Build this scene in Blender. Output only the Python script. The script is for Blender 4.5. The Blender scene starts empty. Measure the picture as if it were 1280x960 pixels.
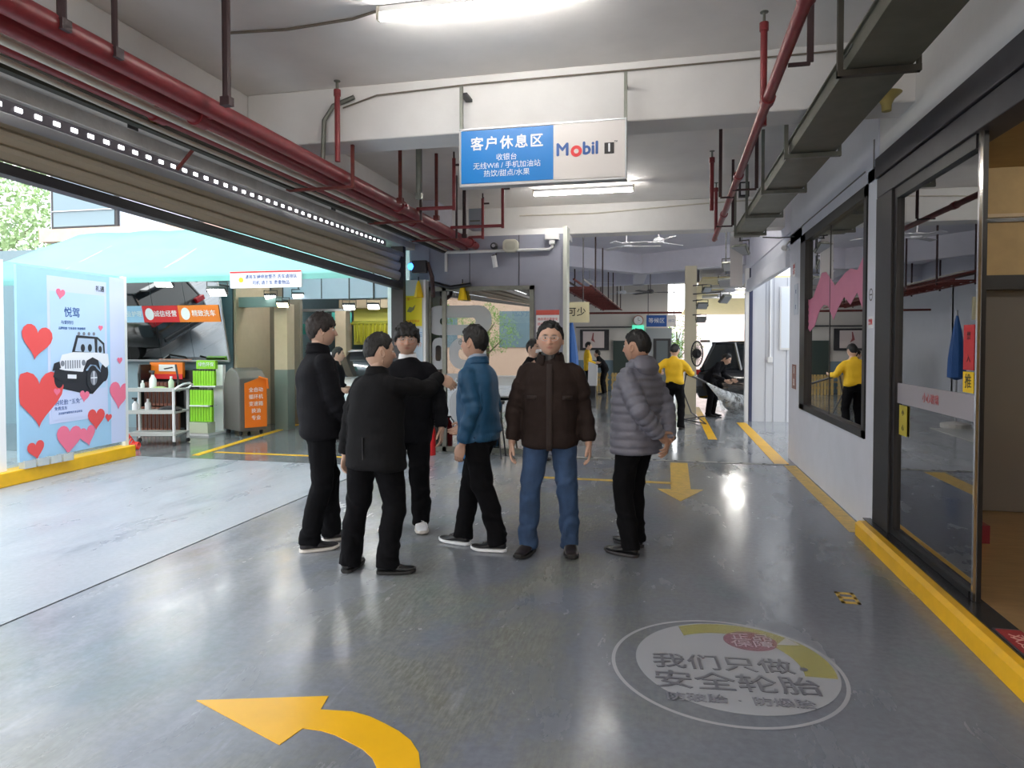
import bpy, bmesh, math, random
import numpy as np
from mathutils import Vector, Matrix, noise
random.seed(7)
C = bpy.context.scene.collection
PI = math.pi
# ------------------------------------------------------------ camera, sky, exposure
CAM_H = 1.57
cam_d = bpy.data.cameras.new('camera'); cam = bpy.data.objects.new('camera', cam_d); C.objects.link(cam)
cam_d.sensor_width = 36; cam_d.lens = 36*850/1280; cam_d.clip_start = .05; cam_d.clip_end = 300
cam.location = (0, 0, CAM_H)
cam.rotation_euler = (PI/2 - math.atan(22/850), 0, math.atan(190/850)); cam_d.shift_y = -28/1280
bpy.context.scene.camera = cam
world = bpy.data.worlds.new('sky'); bpy.context.scene.world = world; world.use_nodes = True
wn = world.node_tree.nodes; wl = world.node_tree.links
bg = wn['Background']; bg.inputs[1].default_value = 2.3
tc = wn.new('ShaderNodeTexCoord'); sp = wn.new('ShaderNodeSeparateXYZ'); cr = wn.new('ShaderNodeValToRGB')
wl.new(tc.outputs['Generated'], sp.inputs[0]); wl.new(sp.outputs['Z'], cr.inputs[0]); wl.new(cr.outputs[0], bg.inputs[0])
cr.color_ramp.elements[0].color = (.97, .985, 1, 1); cr.color_ramp.elements[1].color = (.86, .94, 1, 1)
vs = bpy.context.scene.view_settings
bpy.context.scene.display_settings.display_device = 'sRGB'
vs.view_transform = 'Standard'; vs.look = 'None'; vs.gamma = 1; vs.use_curve_mapping = False; vs.exposure = 0.8
cy = bpy.context.scene.cycles
cy.max_bounces = 8; cy.diffuse_bounces = 4; cy.glossy_bounces = 4; cy.transparent_max_bounces = 12; cy.transmission_bounces = 4
cy.caustics_reflective = False; cy.caustics_refractive = False; cy.sample_clamp_indirect = 6

# ------------------------------------------------------------ helpers
def srgb(r, g, b):
    f = lambda c: (c/255/12.92) if c/255 <= .04045 else ((c/255+.055)/1.055)**2.4
    return (f(r), f(g), f(b))
MATS = {}
def mat(name, col, rough=.5, metal=0., nz=0., nscale=6., bump=0., bscale=40., emit=None, estr=1., stretch=(1, 1, 1), vcol=False, spec=.5, sheen=0, coat=0):
    if name in MATS: return MATS[name]
    m = bpy.data.materials.new(name); m.use_nodes = True
    N = m.node_tree.nodes; L = m.node_tree.links; b = N['Principled BSDF']
    b.inputs['Base Color'].default_value = (*col, 1); b.inputs['Roughness'].default_value = rough
    b.inputs['Metallic'].default_value = metal; b.inputs['Specular IOR Level'].default_value = spec
    if sheen: b.inputs['Sheen Weight'].default_value = sheen
    if coat: b.inputs['Coat Weight'].default_value = coat; b.inputs['Coat Roughness'].default_value = .05
    tcn = N.new('ShaderNodeTexCoord'); mp = N.new('ShaderNodeMapping'); mp.inputs['Scale'].default_value = stretch
    L.new(tcn.outputs['Object'], mp.inputs[0])
    if nz:
        n = N.new('ShaderNodeTexNoise'); n.inputs['Scale'].default_value = nscale; n.inputs['Detail'].default_value = 5
        n.inputs['Roughness'].default_value = .6
        L.new(mp.outputs[0], n.inputs['Vector'])
        mr = N.new('ShaderNodeMapRange'); mr.inputs[1].default_value = .3; mr.inputs[2].default_value = .7
        mr.inputs[3].default_value = 1-nz; mr.inputs[4].default_value = 1+nz; L.new(n.outputs[0], mr.inputs[0])
        mx = N.new('ShaderNodeVectorMath'); mx.operation = 'SCALE'; mx.inputs[0].default_value = col
        L.new(mr.outputs[0], mx.inputs['Scale']); L.new(mx.outputs[0], b.inputs['Base Color'])
    if vcol:
        a = N.new('ShaderNodeVertexColor'); a.layer_name = 'Col'; L.new(a.outputs[0], b.inputs['Base Color'])
    if bump:
        n2 = N.new('ShaderNodeTexNoise'); n2.inputs['Scale'].default_value = bscale; n2.inputs['Detail'].default_value = 3
        L.new(mp.outputs[0], n2.inputs['Vector'])
        bp = N.new('ShaderNodeBump'); bp.inputs['Strength'].default_value = bump; bp.inputs['Distance'].default_value = .01
        L.new(n2.outputs[0], bp.inputs['Height']); L.new(bp.outputs[0], b.inputs['Normal'])
    if emit:
        b.inputs['Emission Color'].default_value = (*emit, 1); b.inputs['Emission Strength'].default_value = estr
    MATS[name] = m; return m
def glass(name, tint=(1, 1, 1), ior=1.5, boost=1., rough=0.):
    m = bpy.data.materials.new(name); m.use_nodes = True; N = m.node_tree.nodes; L = m.node_tree.links
    N.remove(N['Principled BSDF']); o = N['Material Output']
    t = N.new('ShaderNodeBsdfTransparent'); t.inputs[0].default_value = (*tint, 1)
    g = N.new('ShaderNodeBsdfGlossy'); g.inputs['Roughness'].default_value = rough
    f = N.new('ShaderNodeFresnel'); f.inputs[0].default_value = ior
    mu = N.new('ShaderNodeMath'); mu.operation = 'MULTIPLY'; mu.use_clamp = True; mu.inputs[1].default_value = boost
    mx = N.new('ShaderNodeMixShader'); L.new(f.outputs[0], mu.inputs[0]); L.new(mu.outputs[0], mx.inputs[0])
    L.new(t.outputs[0], mx.inputs[1]); L.new(g.outputs[0], mx.inputs[2]); L.new(mx.outputs[0], o.inputs[0])
    MATS[name] = m; return m
def film(name, col, alpha, rough=.3):
    m = mat(name, col, rough); N = m.node_tree.nodes; L = m.node_tree.links; b = N['Principled BSDF']
    b.inputs['Alpha'].default_value = alpha; return m

class M:
    """collects shapes; build() links them as ONE mesh object"""
    def __init__(s): s.v = []; s.f = []; s.m = []; s.cur = 0
    def add(s, vs_, fs):
        o = len(s.v); s.v += [tuple(v) for v in vs_]; s.f += [tuple(i+o for i in f) for f in fs]; s.m += [s.cur]*len(fs); return s
    def box(s, x0, x1, y0, y1, z0, z1, R=None, o=(0, 0, 0)):
        vs_ = [(x, y, z) for z in (z0, z1) for y in (y0, y1) for x in (x0, x1)]
        if R is not None: vs_ = [tuple(R @ Vector(v) + Vector(o)) for v in vs_]
        return s.add(vs_, [(0, 2, 3, 1), (4, 5, 7, 6), (0, 1, 5, 4), (2, 6, 7, 3), (0, 4, 6, 2), (1, 3, 7, 5)])
    def tube(s, pts, r, n=10, cap=True):
        pts = [Vector(p) for p in pts]; rs = r if isinstance(r, (list, tuple)) else [r]*len(pts)
        up = None; rings = []
        for i, p in enumerate(pts):
            t = (pts[min(i+1, len(pts)-1)] - pts[max(i-1, 0)]).normalized()
            if up is None:
                a = Vector((0, 0, 1)) if abs(t.z) < .9 else Vector((1, 0, 0)); up = (a - t*a.dot(t)).normalized()
            else: up = (up - t*up.dot(t)).normalized()
            b = t.cross(up); rings.append([p + (up*math.cos(2*PI*k/n) + b*math.sin(2*PI*k/n))*rs[i] for k in range(n)])
        vs_ = [v for R_ in rings for v in R_]; fs = []
        for i in range(len(rings)-1):
            for k in range(n):
                a = i*n+k; b_ = i*n+(k+1) % n; fs.append((a, b_, b_+n, a+n))
        if cap: fs.append(tuple(range(n-1, -1, -1))); fs.append(tuple((len(rings)-1)*n+k for k in range(n)))
        return s.add(vs_, fs)
    def lathe(s, prof, c=(0, 0, 0), n=20, axis='Z', cap=True):
        vs_ = []
        for r, h in prof:
            for k in range(n):
                a = 2*PI*k/n; x, y = r*math.cos(a), r*math.sin(a)
                p = (x, y, h) if axis == 'Z' else ((x, h, y) if axis == 'Y' else (h, x, y)); vs_.append((p[0]+c[0], p[1]+c[1], p[2]+c[2]))
        fs = []
        for i in range(len(prof)-1):
            for k in range(n): fs.append((i*n+k, i*n+(k+1) % n, (i+1)*n+(k+1) % n, (i+1)*n+k))
        if cap: fs.append(tuple(range(n-1, -1, -1))); fs.append(tuple((len(prof)-1)*n+k for k in range(n)))
        return s.add(vs_, fs)
    def prism(s, poly, h0, h1, f):
        """poly = 2D outline, f(u, v, h) -> 3D point"""
        n = len(poly); vs_ = [f(u, v, h0) for u, v in poly] + [f(u, v, h1) for u, v in poly]
        fs = [tuple(range(n-1, -1, -1)), tuple(range(n, 2*n))] + [(i, (i+1) % n, (i+1) % n+n, i+n) for i in range(n)]
        return s.add(vs_, fs)
    def grid(s, rows, closed=False):
        n = len(rows[0]); vs_ = [p for r in rows for p in r]; fs = []
        for i in range(len(rows)-1):
            for k in range(n if closed else n-1): fs.append((i*n+k, i*n+(k+1) % n, (i+1)*n+(k+1) % n, (i+1)*n+k))
        return s.add(vs_, fs)
    def mesh(s, name):
        me = bpy.data.meshes.new(name); me.from_pydata(s.v, [], s.f); me.update(); return me
    def build(s, name, m, parent=None, smooth=False, world=False, bevel=0, loc=None):
        if world and parent is not None:
            w = Vector(parent['_w']) if '_w' in parent else Vector((0, 0, 0)); Ri = Matrix.Rotation(-parent.get('_r', 0), 3, 'Z')
            s.v = [tuple(Ri @ (Vector(v) - w)) for v in s.v]
        me = s.mesh(name); o = bpy.data.objects.new(name, me); C.objects.link(o)
        for mm in (m if isinstance(m, list) else [m]): me.materials.append(mm)
        me.polygons.foreach_set('material_index', s.m)
        bm = bmesh.new(); bm.from_mesh(me); bmesh.ops.recalc_face_normals(bm, faces=bm.faces); bm.to_mesh(me); bm.free()
        if smooth: smooth_mesh(me, smooth if smooth is not True else 40)
        if parent is not None: o.parent = parent
        if loc: o.location = loc
        if bevel:
            bv = o.modifiers.new('b', 'BEVEL'); bv.width = bevel; bv.segments = 2; bv.limit_method = 'ANGLE'
        return o
def smooth_mesh(me, ang=40):
    me.polygons.foreach_set('use_smooth', [True]*len(me.polygons))
    try: me.set_sharp_from_angle(angle=math.radians(ang))
    except Exception: pass
def T(name, label, cat, loc=(0, 0, 0), rz=0, group=None):
    o = bpy.data.objects.new(name, None); C.objects.link(o); o.empty_display_size = .1
    o.location = loc; o.rotation_euler = (0, 0, rz); o['label'] = label; o['category'] = cat
    o['_w'] = tuple(float(a) for a in loc); o['_r'] = float(rz)
    if group: o['group'] = group
    return o
def tag(o, label, cat, group=None, kind=None):
    if label: o['label'] = label
    if cat: o['category'] = cat
    if group: o['group'] = group
    if kind: o['kind'] = kind
    return o
def struct(name, mb, m, parent=None, **k):
    o = mb.build(name, m, parent, **k)
    if parent is None: o['kind'] = 'structure'
    return o
def kids(r): return [o for o in bpy.data.objects if o.parent == r]
def dup(r, loc, rz=None, label=None, parent=None):
    c = r.copy(); C.objects.link(c)
    if parent is not None: c.parent = parent
    else:
        c.location = loc
        if rz is not None: c.rotation_euler = (0, 0, rz)
    if label: c['label'] = label
    for k in kids(r): dup(k, None, parent=c)
    return c
def plane_f(o, u, v, n):
    """maps (a, b, h) to 3D: origin + a*u + b*v + h*n"""
    o, u, v, n = map(Vector, (o, u, v, n)); return lambda a, b, h: tuple(o + u*a + v*b + n*h)
def text(name, s, size, m, parent, o, u, v, world=True, align='CENTER', bold=0., sx=1., spacing=1.):
    cu = bpy.data.curves.new('t', 'FONT'); cu.body = s; cu.size = size; cu.align_x = align; cu.align_y = 'CENTER'
    heavy = bold if (any(ord(c) > 900 for c in s) or bold < 0) else 0
    heavy = abs(heavy); cu.resolution_u = 2; cu.offset = 0 if heavy else bold; cu.extrude = .0008; cu.space_character = spacing
    ob = bpy.data.objects.new('t', cu); C.objects.link(ob)
    me = bpy.data.meshes.new_from_object(ob.evaluated_get(bpy.context.evaluated_depsgraph_get()))
    bpy.data.objects.remove(ob); bpy.data.curves.remove(cu)
    if heavy:        # heavier strokes: the same glyph laid four times, a hair apart
        vv = [v.co.copy() for v in me.vertices]; ff = [tuple(p.vertices) for p in me.polygons]; nv = len(vv); me.clear_geometry(); V2 = []; F2 = []
        for q, (ax, ay) in enumerate(((-heavy, 0), (heavy, 0), (0, -heavy), (0, heavy))):
            V2 += [(p.x+ax, p.y+ay, p.z+q*.0001) for p in vv]; F2 += [tuple(i+q*nv for i in f) for f in ff]
        me.from_pydata(V2, [], F2)
    u = Vector(u).normalized(); v = Vector(v).normalized(); n = u.cross(v); o = Vector(o)
    w = Vector((0, 0, 0)); Ri = Matrix.Identity(3)
    if parent is not None and world and '_w' in parent: w = Vector(parent['_w']); Ri = Matrix.Rotation(-parent.get('_r', 0), 3, 'Z')
    for vt in me.vertices:
        p = vt.co; vt.co = Ri @ (o + u*p.x*sx + v*p.y + n*p.z - w)
    me.materials.clear(); me.materials.append(m); me.name = name
    r = bpy.data.objects.new(name, me); C.objects.link(r)
    if parent is not None: r.parent = parent
    return r
X_, Y_, Z_ = (1, 0, 0), (0, 1, 0), (0, 0, 1)
# ------------------------------------------------------------ materials
m_ceil = mat('ceiling_paint', srgb(244, 240, 236), .8, nz=.05, nscale=1.6, bump=.15, bscale=14)
m_beam = mat('white_plaster', srgb(232, 230, 228), .75, nz=.04, nscale=2.5, bump=.12, bscale=20)
m_lav = mat('lavender_plaster', srgb(226, 226, 238), .75, nz=.03)
m_wall = mat('white_wall', srgb(222, 225, 235), .55, nz=.03, nscale=4)
m_greyp = mat('grey_panel', srgb(150, 152, 166), .45, nz=.03)
m_black = mat('black_metal', srgb(26, 26, 28), .38, nz=.1)
m_dark = mat('dark_grey', srgb(48, 47, 50), .45, nz=.12, nscale=8)
m_fascia = mat('dark_fascia', srgb(58, 56, 62), .4, nz=.15, nscale=10)
m_white = mat('white_plastic', srgb(235, 235, 235), .4)
m_alum = mat('aluminium', srgb(190, 192, 196), .35, metal=.8)
m_galv = mat('galvanised', srgb(128, 130, 122), .5, metal=.6, nz=.15, nscale=12)
m_red = mat('red_pipe', srgb(132, 46, 50), .42, nz=.22, nscale=14)
m_rust = mat('rusty_steel', srgb(110, 48, 42), .7, nz=.3, nscale=20)
m_rod = mat('dark_rod', srgb(60, 38, 40), .6, nz=.2)
m_cab = mat('brown_cable', srgb(120, 110, 98), .6)
m_conduit = mat('grey_conduit', srgb(206, 200, 186), .5, nz=.1)
m_yel = mat('yellow_paint', srgb(232, 178, 20), .35, nz=.1, nscale=5)
m_yelarrow = mat('arrow_yellow', srgb(238, 180, 22), .3, nz=.05, nscale=4)
m_tube = mat('tube_light', (1, 1, 1), .4, emit=(1, .97, .92), estr=46)
m_led = mat('led_white', (1, 1, 1), .4, emit=(.95, .97, 1), estr=5)
m_flood = mat('flood_lens', (1, 1, 1), .4, emit=(1, 1, .97), estr=8)
m_floodw = mat('flood_lens_warm', (1, .8, .5), .4, emit=(1, .72, .3), estr=14)
m_slat = mat('shutter_slat', srgb(206, 194, 172), .5, metal=.1, nz=.05, nscale=3, stretch=(1, .2, 1))
m_conc = mat('stained_concrete', srgb(198, 194, 190), .8, nz=.2, nscale=3.5, bump=.4, bscale=25)
m_blue = mat('sign_blue', srgb(14, 122, 200), .35)
m_signw = mat('sign_white', srgb(232, 228, 224), .4)
m_logo_b = mat('logo_blue', srgb(30, 80, 150), .4)
m_logo_r = mat('logo_red', srgb(215, 40, 45), .4)
m_blk = mat('print_black', srgb(28, 24, 26), .4)
m_prw = mat('print_white', srgb(240, 242, 245), .4)
m_teal = mat('teal_canvas', srgb(160, 224, 216), .55, nz=.06, nscale=2.5, bump=.3, bscale=5)
_n = m_teal.node_tree; _t = _n.nodes.new('ShaderNodeBsdfTranslucent'); _t.inputs[0].default_value = (*srgb(150, 230, 222), 1); _x = _n.nodes.new('ShaderNodeMixShader'); _x.inputs[0].default_value = .45
_n.links.new(_n.nodes['Principled BSDF'].outputs[0], _x.inputs[1]); _n.links.new(_t.outputs[0], _x.inputs[2]); _n.links.new(_x.outputs[0], _n.nodes['Material Output'].inputs[0])
m_glass = glass('clear_glass', (.93, .96, .95), 1.5, .3)
m_gdoor = glass('door_glass', (.66, .70, .64), 1.5, 3.0)
m_gwin = glass('window_glass', (.62, .66, .64), 1.5, 3.0)
m_gshop = glass('shop_glass', (.55, .58, .58), 1.5, 9.0)
m_mirror = mat('mirror', (.50, .51, .50), .02, metal=1)
m_darkpanel = mat('dark_gloss_panel', srgb(110, 108, 106), .08, spec=.8)
m_granite = mat('black_granite', srgb(36, 36, 38), .22, nz=.3, nscale=60)
m_tan = mat('tan_wall', srgb(176, 152, 108), .7, nz=.08)
m_blugrey = mat('blue_grey_wall', srgb(128, 150, 158), .6, nz=.05)
m_beige = mat('beige_wall', srgb(196, 178, 150), .7, nz=.05)
m_dbeige = mat('dark_beige', srgb(120, 112, 98), .7, nz=.06)
m_rubber = mat('rubber', srgb(24, 24, 24), .7)
m_chrome = mat('chrome', (.8, .8, .8), .12, metal=1)
m_orange = mat('orange_plastic', srgb(238, 120, 30), .4)
m_green = mat('green_pack', srgb(140, 205, 40), .4)
m_brownp = mat('brown_pack', srgb(112, 66, 50), .5, nz=.1)
m_yplastic = mat('yellow_plastic', srgb(240, 200, 20), .4)

def floor_mat(name, base, worn, streak, r0, r1, amount=.5, sdir=(1.6, .35, 1), dark=None, wear_sheen=False):
    m = bpy.data.materials.new(name); m.use_nodes = True; N = m.node_tree.nodes; L = m.node_tree.links; b = N['Principled BSDF']
    g = N.new('ShaderNodeNewGeometry')
    def ns(scale, st=(1, 1, 1), det=6, dist=0., rot=0):
        mp = N.new('ShaderNodeMapping'); mp.inputs['Scale'].default_value = st; mp.inputs['Rotation'].default_value = (0, 0, rot); L.new(g.outputs['Position'], mp.inputs[0])
        n = N.new('ShaderNodeTexNoise'); n.inputs['Scale'].default_value = scale; n.inputs['Detail'].default_value = det
        n.inputs['Roughness'].default_value = .62; n.inputs['Distortion'].default_value = dist; L.new(mp.outputs[0], n.inputs['Vector']); return n.outputs[0]
    def ramp(x, a, c, lo=0., hi=1.):
        r = N.new('ShaderNodeMapRange'); r.inputs[1].default_value = a; r.inputs[2].default_value = c; r.inputs[3].default_value = lo; r.inputs[4].default_value = hi; L.new(x, r.inputs[0]); return r.outputs[0]
    def mix(f, a, c):
        x = N.new('ShaderNodeMix'); x.data_type = 'RGBA'
        L.new(f, x.inputs[0])
        for i, q in ((6, a), (7, c)):
            if isinstance(q, tuple): x.inputs[i].default_value = (*q, 1)
            else: L.new(q, x.inputs[i])
        return x.outputs[2]
    # worn area sits left of the aisle centre, where the cars roll in
    sx = N.new('ShaderNodeSeparateXYZ'); L.new(g.outputs['Position'], sx.inputs[0])
    wx = ramp(sx.outputs[0], .4, -.8)
    w1 = ramp(ns(1.1, (1, .8, 1), 8, .6), .44, .60)
    mu = N.new('ShaderNodeMath'); mu.operation = 'MULTIPLY'; L.new(wx, mu.inputs[0]); L.new(w1, mu.inputs[1])
    mu2 = N.new('ShaderNodeMath'); mu2.operation = 'MULTIPLY'; L.new(mu.outputs[0], mu2.inputs[0]); mu2.inputs[1].default_value = amount
    c1 = mix(mu2.outputs[0], base, worn)
    if wear_sheen:
        grit = ramp(ns(38, (1.6, .25, 1), 5), .42, .62); mg_ = N.new('ShaderNodeMath'); mg_.operation = 'MULTIPLY'; L.new(grit, mg_.inputs[0]); L.new(mu2.outputs[0], mg_.inputs[1])
        c1 = mix(mg_.outputs[0], c1, srgb(132, 134, 128))
        pale = ramp(sx.outputs[0], -1.0, -2.8, 0, .75); pn_ = ramp(ns(1.3, (1.5, .6, 1), 8, .3, .4), .35, .62, .25, 1); mq = N.new('ShaderNodeMath'); mq.operation = 'MULTIPLY'; L.new(pale, mq.inputs[0]); L.new(pn_, mq.inputs[1])  # paler toward the open left side: outdoor reflection put into the colour
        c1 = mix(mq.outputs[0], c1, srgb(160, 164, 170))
        tint = ramp(ns(.9, (1, .7, 1), 5), .55, .7, 0, .35); c1 = mix(tint, c1, srgb(96, 128, 124))
    s1 = ramp(ns(2.4, (2.4, .5, 1), 9, .2, .5), .60, .86, 0, .6)
    if wear_sheen:
        ms = N.new('ShaderNodeMath'); ms.operation = 'MULTIPLY'; L.new(s1, ms.inputs[0]); L.new(ramp(sx.outputs[0], .3, -.9, .03, 1), ms.inputs[1]); s1 = ms.outputs[0]
    c2 = mix(s1, c1, streak)
    if dark:
        d1 = ramp(ns(1.4, (2.2, .45, 1), 7, .3, -.35), .56, .68, 0, .7); c2 = mix(d1, c2, dark)
    f = ramp(ns(26, (1, 1, 1), 4), .35, .65, .92, 1.08)
    vm = N.new('ShaderNodeVectorMath'); vm.operation = 'SCALE'; L.new(c2, vm.inputs[0]); L.new(f, vm.inputs['Scale'])
    L.new(vm.outputs[0], b.inputs['Base Color'])
    rr = ramp(ns(1.7, (1.3, .5, 1), 7, .3), .35, .68, r0, r1); L.new(rr, b.inputs['Roughness'])
    bp = N.new('ShaderNodeBump'); bp.inputs['Strength'].default_value = .06; bp.inputs['Distance'].default_value = .02
    L.new(ns(7, (1, .5, 1), 5), bp.inputs['Height']); L.new(bp.outputs[0], b.inputs['Normal'])
    MATS[name] = m; return m
m_floor = floor_mat('epoxy_floor', srgb(114, 118, 127), srgb(112, 112, 102), srgb(176, 180, 192), .13, .34, .9, wear_sheen=True)
m_yard = floor_mat('yard_floor', srgb(150, 156, 164), srgb(160, 163, 168), srgb(180, 183, 188), .25, .45, .5, dark=srgb(105, 112, 122))
m_bay = floor_mat('bay_floor', srgb(140, 144, 148), srgb(120, 120, 118), srgb(165, 168, 170), .05, .22, .7, dark=srgb(80, 82, 84))
m_lane = floor_mat('lane_floor', srgb(118, 120, 122), srgb(100, 100, 100), srgb(140, 140, 142), .05, .25, .7, dark=srgb(60, 62, 64))

# ------------------------------------------------------------ setting: floors
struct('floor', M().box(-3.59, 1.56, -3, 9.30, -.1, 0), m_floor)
struct('floor', M().box(-26, -3.61, -6, 8.12, -.1, 0), m_yard)
struct('floor', M().box(-26, -4.0, 8.14, 20, -.1, 0), m_lane)
struct('floor', M().box(-3.97, 12, 9.40, 26, -.1, 0), m_bay)
struct('floor', M().box(1.56, 12, -3, 9.38, -.1, -.001), m_bay)
struct('floor', M().box(-60, 60, -40, 60, -.3, -.11), mat('ground', srgb(150, 150, 148), .9, nz=.1))
struct('trim_1', M().box(-3.61, -3.59, -3, 8.9, -.1, -.008), m_dark)
# drain channel with bolts across the aisle
ch = T('floor_channel', 'grey metal threshold channel with dark bolts crossing the floor behind the group', 'channel', (-1, 9.35, 0))
M().box(-3.97, 1.56, 9.30, 9.40, -.1, .004).build('channel_strip', mat('channel_grey', srgb(128, 128, 126), .5, nz=.2), ch, world=True)
for k in range(17):
    M().lathe([(.022, .004), (.020, .010)], (-3.2+k*.28, 9.35, 0), 10).build('bolt', m_dark, ch, world=True)
# yellow kerb and granite sill at the right-hand shop front
struct('trim_2', M().prism([(1.545, 0), (1.68, 0), (1.68, .12), (1.575, .12), (1.545, .10)], -3, 6.05, lambda u, v, h: (u, h, v)), m_yel)
struct('trim_3', M().box(1.62, 1.76, -3, 6.12, .12, .127), m_granite)
t = T('door_mat', 'small red mat printed with pale lettering on the black sill', 'mat', (1.7, 3.65, .127))
M().box(1.63, 1.755, 3.3, 3.86, .127, .133).build('rubber_base', m_dark, t, world=True)
M().box(1.637, 1.75, 3.32, 3.84, .133, .136).build('red_carpet', mat('mat_red', srgb(140, 34, 36), .8, nz=.2, nscale=60), t, world=True)
text('lettering', '欢迎光临', .085, mat('mat_print', srgb(200, 150, 140), .7), t, (1.693, 3.58, .137), (0, -1, 0), (1, 0, 0), sx=1.2)
# painted line along the right wall foot and beyond
m_line = mat('worn_yellow', srgb(205, 168, 70), .35, nz=.25, nscale=14)
tag(M().box(1.52, 1.66, 6.12, 9.30, 0, .003).build('floor_line', m_line), 'worn yellow line painted along the foot of the white right wall', 'floor marking')
tag(M().box(1.42, 1.60, 9.40, 14.2, 0, .004).build('floor_line', m_yel), 'bright yellow line on the wet floor leading to the white cabin', 'floor marking')
tag(M().box(.72, .86, 11.6, 17.5, 0, .004).build('floor_line', m_yel), 'yellow line on the wet floor beside the black car', 'floor marking')
tag(M().prism([(-6.5, 8.35), (-6.38, 8.35), (-7.0, 12.6), (-7.12, 12.6)], 0, .004, lambda u, v, h: (u, v, h)).build('floor_line', m_yel), 'yellow line on the wet lane in front of the orange machine', 'floor marking')
tag(M().box(-6.35, -4.0, 8.62, 8.70, 0, .003).build('floor_line', m_yel), 'thin yellow line crossing the car wash lane entrance', 'floor marking')
tag(M().box(-1.5, .1, 7.80, 7.90, 0, .003).build('floor_line', m_line), 'worn yellow bar painted on the floor beside the man in the grey jacket', 'floor marking')
# arrows
arrow = [(-2.0, 2.58), (-1.45, 2.74), (-1.43, 2.63), (-1.29, 2.645), (-1.20, 2.625), (-1.12, 2.59), (-1.04, 2.55), (-.97, 2.50), (-.91, 2.43), (-.87, 2.34), (-.855, 2.24), (-.87, 2.0), (-1.03, 2.0), (-1.02, 2.24), (-1.03, 2.31), (-1.07, 2.36), (-1.13, 2.405), (-1.21, 2.44), (-1.28, 2.47), (-1.35, 2.485), (-1.43, 2.485), (-1.46, 2.36)]
tag(M().prism(arrow, 0, .003, lambda u, v, h: (u, v, h)).build('floor_arrow', m_yelarrow), 'large curved yellow arrow painted on the floor in the foreground', 'floor marking')
arrow2 = [(.09, 9.2), (.31, 9.2), (.29, 7.55), (.42, 7.55), (.17, 6.95), (-.06, 7.5), (.08, 7.5)]
tag(M().prism(arrow2, 0, .003, lambda u, v, h: (u, v, h)).build('floor_arrow', m_line), 'worn yellow arrow pointing at the camera, right of the grey jacket man', 'floor marking')
mk = M()
for y0 in (4.42, 4.5, 4.58): mk.box(1.06, 1.17, y0, y0+.03, 0, .003)
mk.box(1.06, 1.08, 4.42, 4.61, 0, .003); mk.box(1.15, 1.17, 4.42, 4.61, 0, .003)
tag(mk.build('floor_stencil', m_line), 'small worn yellow stencil on the dark floor near the glass door', 'floor marking')

# projected logo light, painted as thin translucent films on the floor
lg = T('projected_logo', 'round white tyre slogan of painted projector light with a thin outer ring on the dark floor', 'projected logo', (.30, 3.39, 0)); LGY = .045
m_ring = film('logo_ring', srgb(205, 205, 210), .55); m_disc = film('logo_disc', srgb(205, 206, 212), .42)
m_lgt = film('logo_text', srgb(104, 104, 112), .95); m_lyel = film('logo_yellow', srgb(190, 182, 80), .36); m_lred = film('logo_red_dot', srgb(160, 100, 118), .45)
def ring(c, r0, r1, z, n=96, z1=None):
    mb = M(); vs_ = []; 
    for k in range(n):
        a = 2*PI*k/n
        for r in (r0, r1): vs_.append((c[0]+r*math.cos(a), c[1]+r*math.sin(a), z))
    return mb.add(vs_, [(2*k, 2*k+1, (2*k+3) % (2*n), (2*k+2) % (2*n)) for k in range(n)])
ring((.30, 3.39), .530, .548, .003).build('outer_ring', m_ring, lg, world=True)
dsk = [(.345+.475*math.cos(a), 3.43+.475*math.sin(a)) for a in [2*PI*k/72 for k in range(72)]]
M().prism(dsk, .0026, .0034, lambda u, v, h: (u, v, h)).build('disc', m_disc, lg, world=True)
cr_ = [(.345+.462*math.cos(a), 3.43+.462*math.sin(a)) for a in [math.radians(q) for q in range(-8, 128, 4)]] + [(.345+.345*math.cos(a)-.03, 3.40+.37*math.sin(a)) for a in [math.radians(q) for q in range(126, -10, -4)]]
M().prism(cr_, .0040, .0050, lambda u, v, h: (u, v, h)).build('yellow_crescent', m_lyel, lg, world=True)
M().prism([(.45+.135*math.cos(a), 3.70+.115*math.sin(a)) for a in [2*PI*k/40 for k in range(40)]], .0054, .0064, lambda u, v, h: (u, v, h)).build('red_dot', m_lred, lg, world=True)
M().prism([(.58, 3.68), (.64, 3.78), (.70, 3.70)], .0066, .0068, lambda u, v, h: (u, v, h)).build('white_wedge', m_disc, lg, world=True)
text('slogan_line', '我们只做', .165, m_lgt, lg, (.285, 3.40, .0056), (1, .1, 0), (-.1, 1, 0), bold=.0012, sx=1.02)
text('slogan_line', '安全轮胎', .18, m_lgt, lg, (.335, 3.215, .0056), (1, .1, 0), (-.1, 1, 0), bold=.0012, sx=1.05)
M().prism([(.665+.02*math.cos(a*PI/6), 3.43+.02*math.sin(a*PI/6)) for a in range(12)], .0056, .0058, lambda u, v, h: (u, v, h)).build('slogan_point', m_lgt, lg, world=True)
for w_, x_, y_ in (('防破胎', .15, 3.045), ('·', .335, 3.06), ('防爆胎', .52, 3.08)): text('slogan_line', w_, .078, film('logo_text_pale', srgb(132, 132, 142), .8), lg, (x_, y_, .0056), (1, .1, 0), (-.1, 1, 0), bold=.001, sx=1.15)
text('dot_text', '正品', .085, m_disc, lg, (.46, 3.745, .0070), (1, .1, 0), (-.1, 1, 0), sx=1.3)
text('dot_text', '保障', .085, m_disc, lg, (.46, 3.66, .0070), (1, .1, 0), (-.1, 1, 0), sx=1.3)

for o_ in kids(lg): o_.location = (0, .03, 0)
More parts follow.
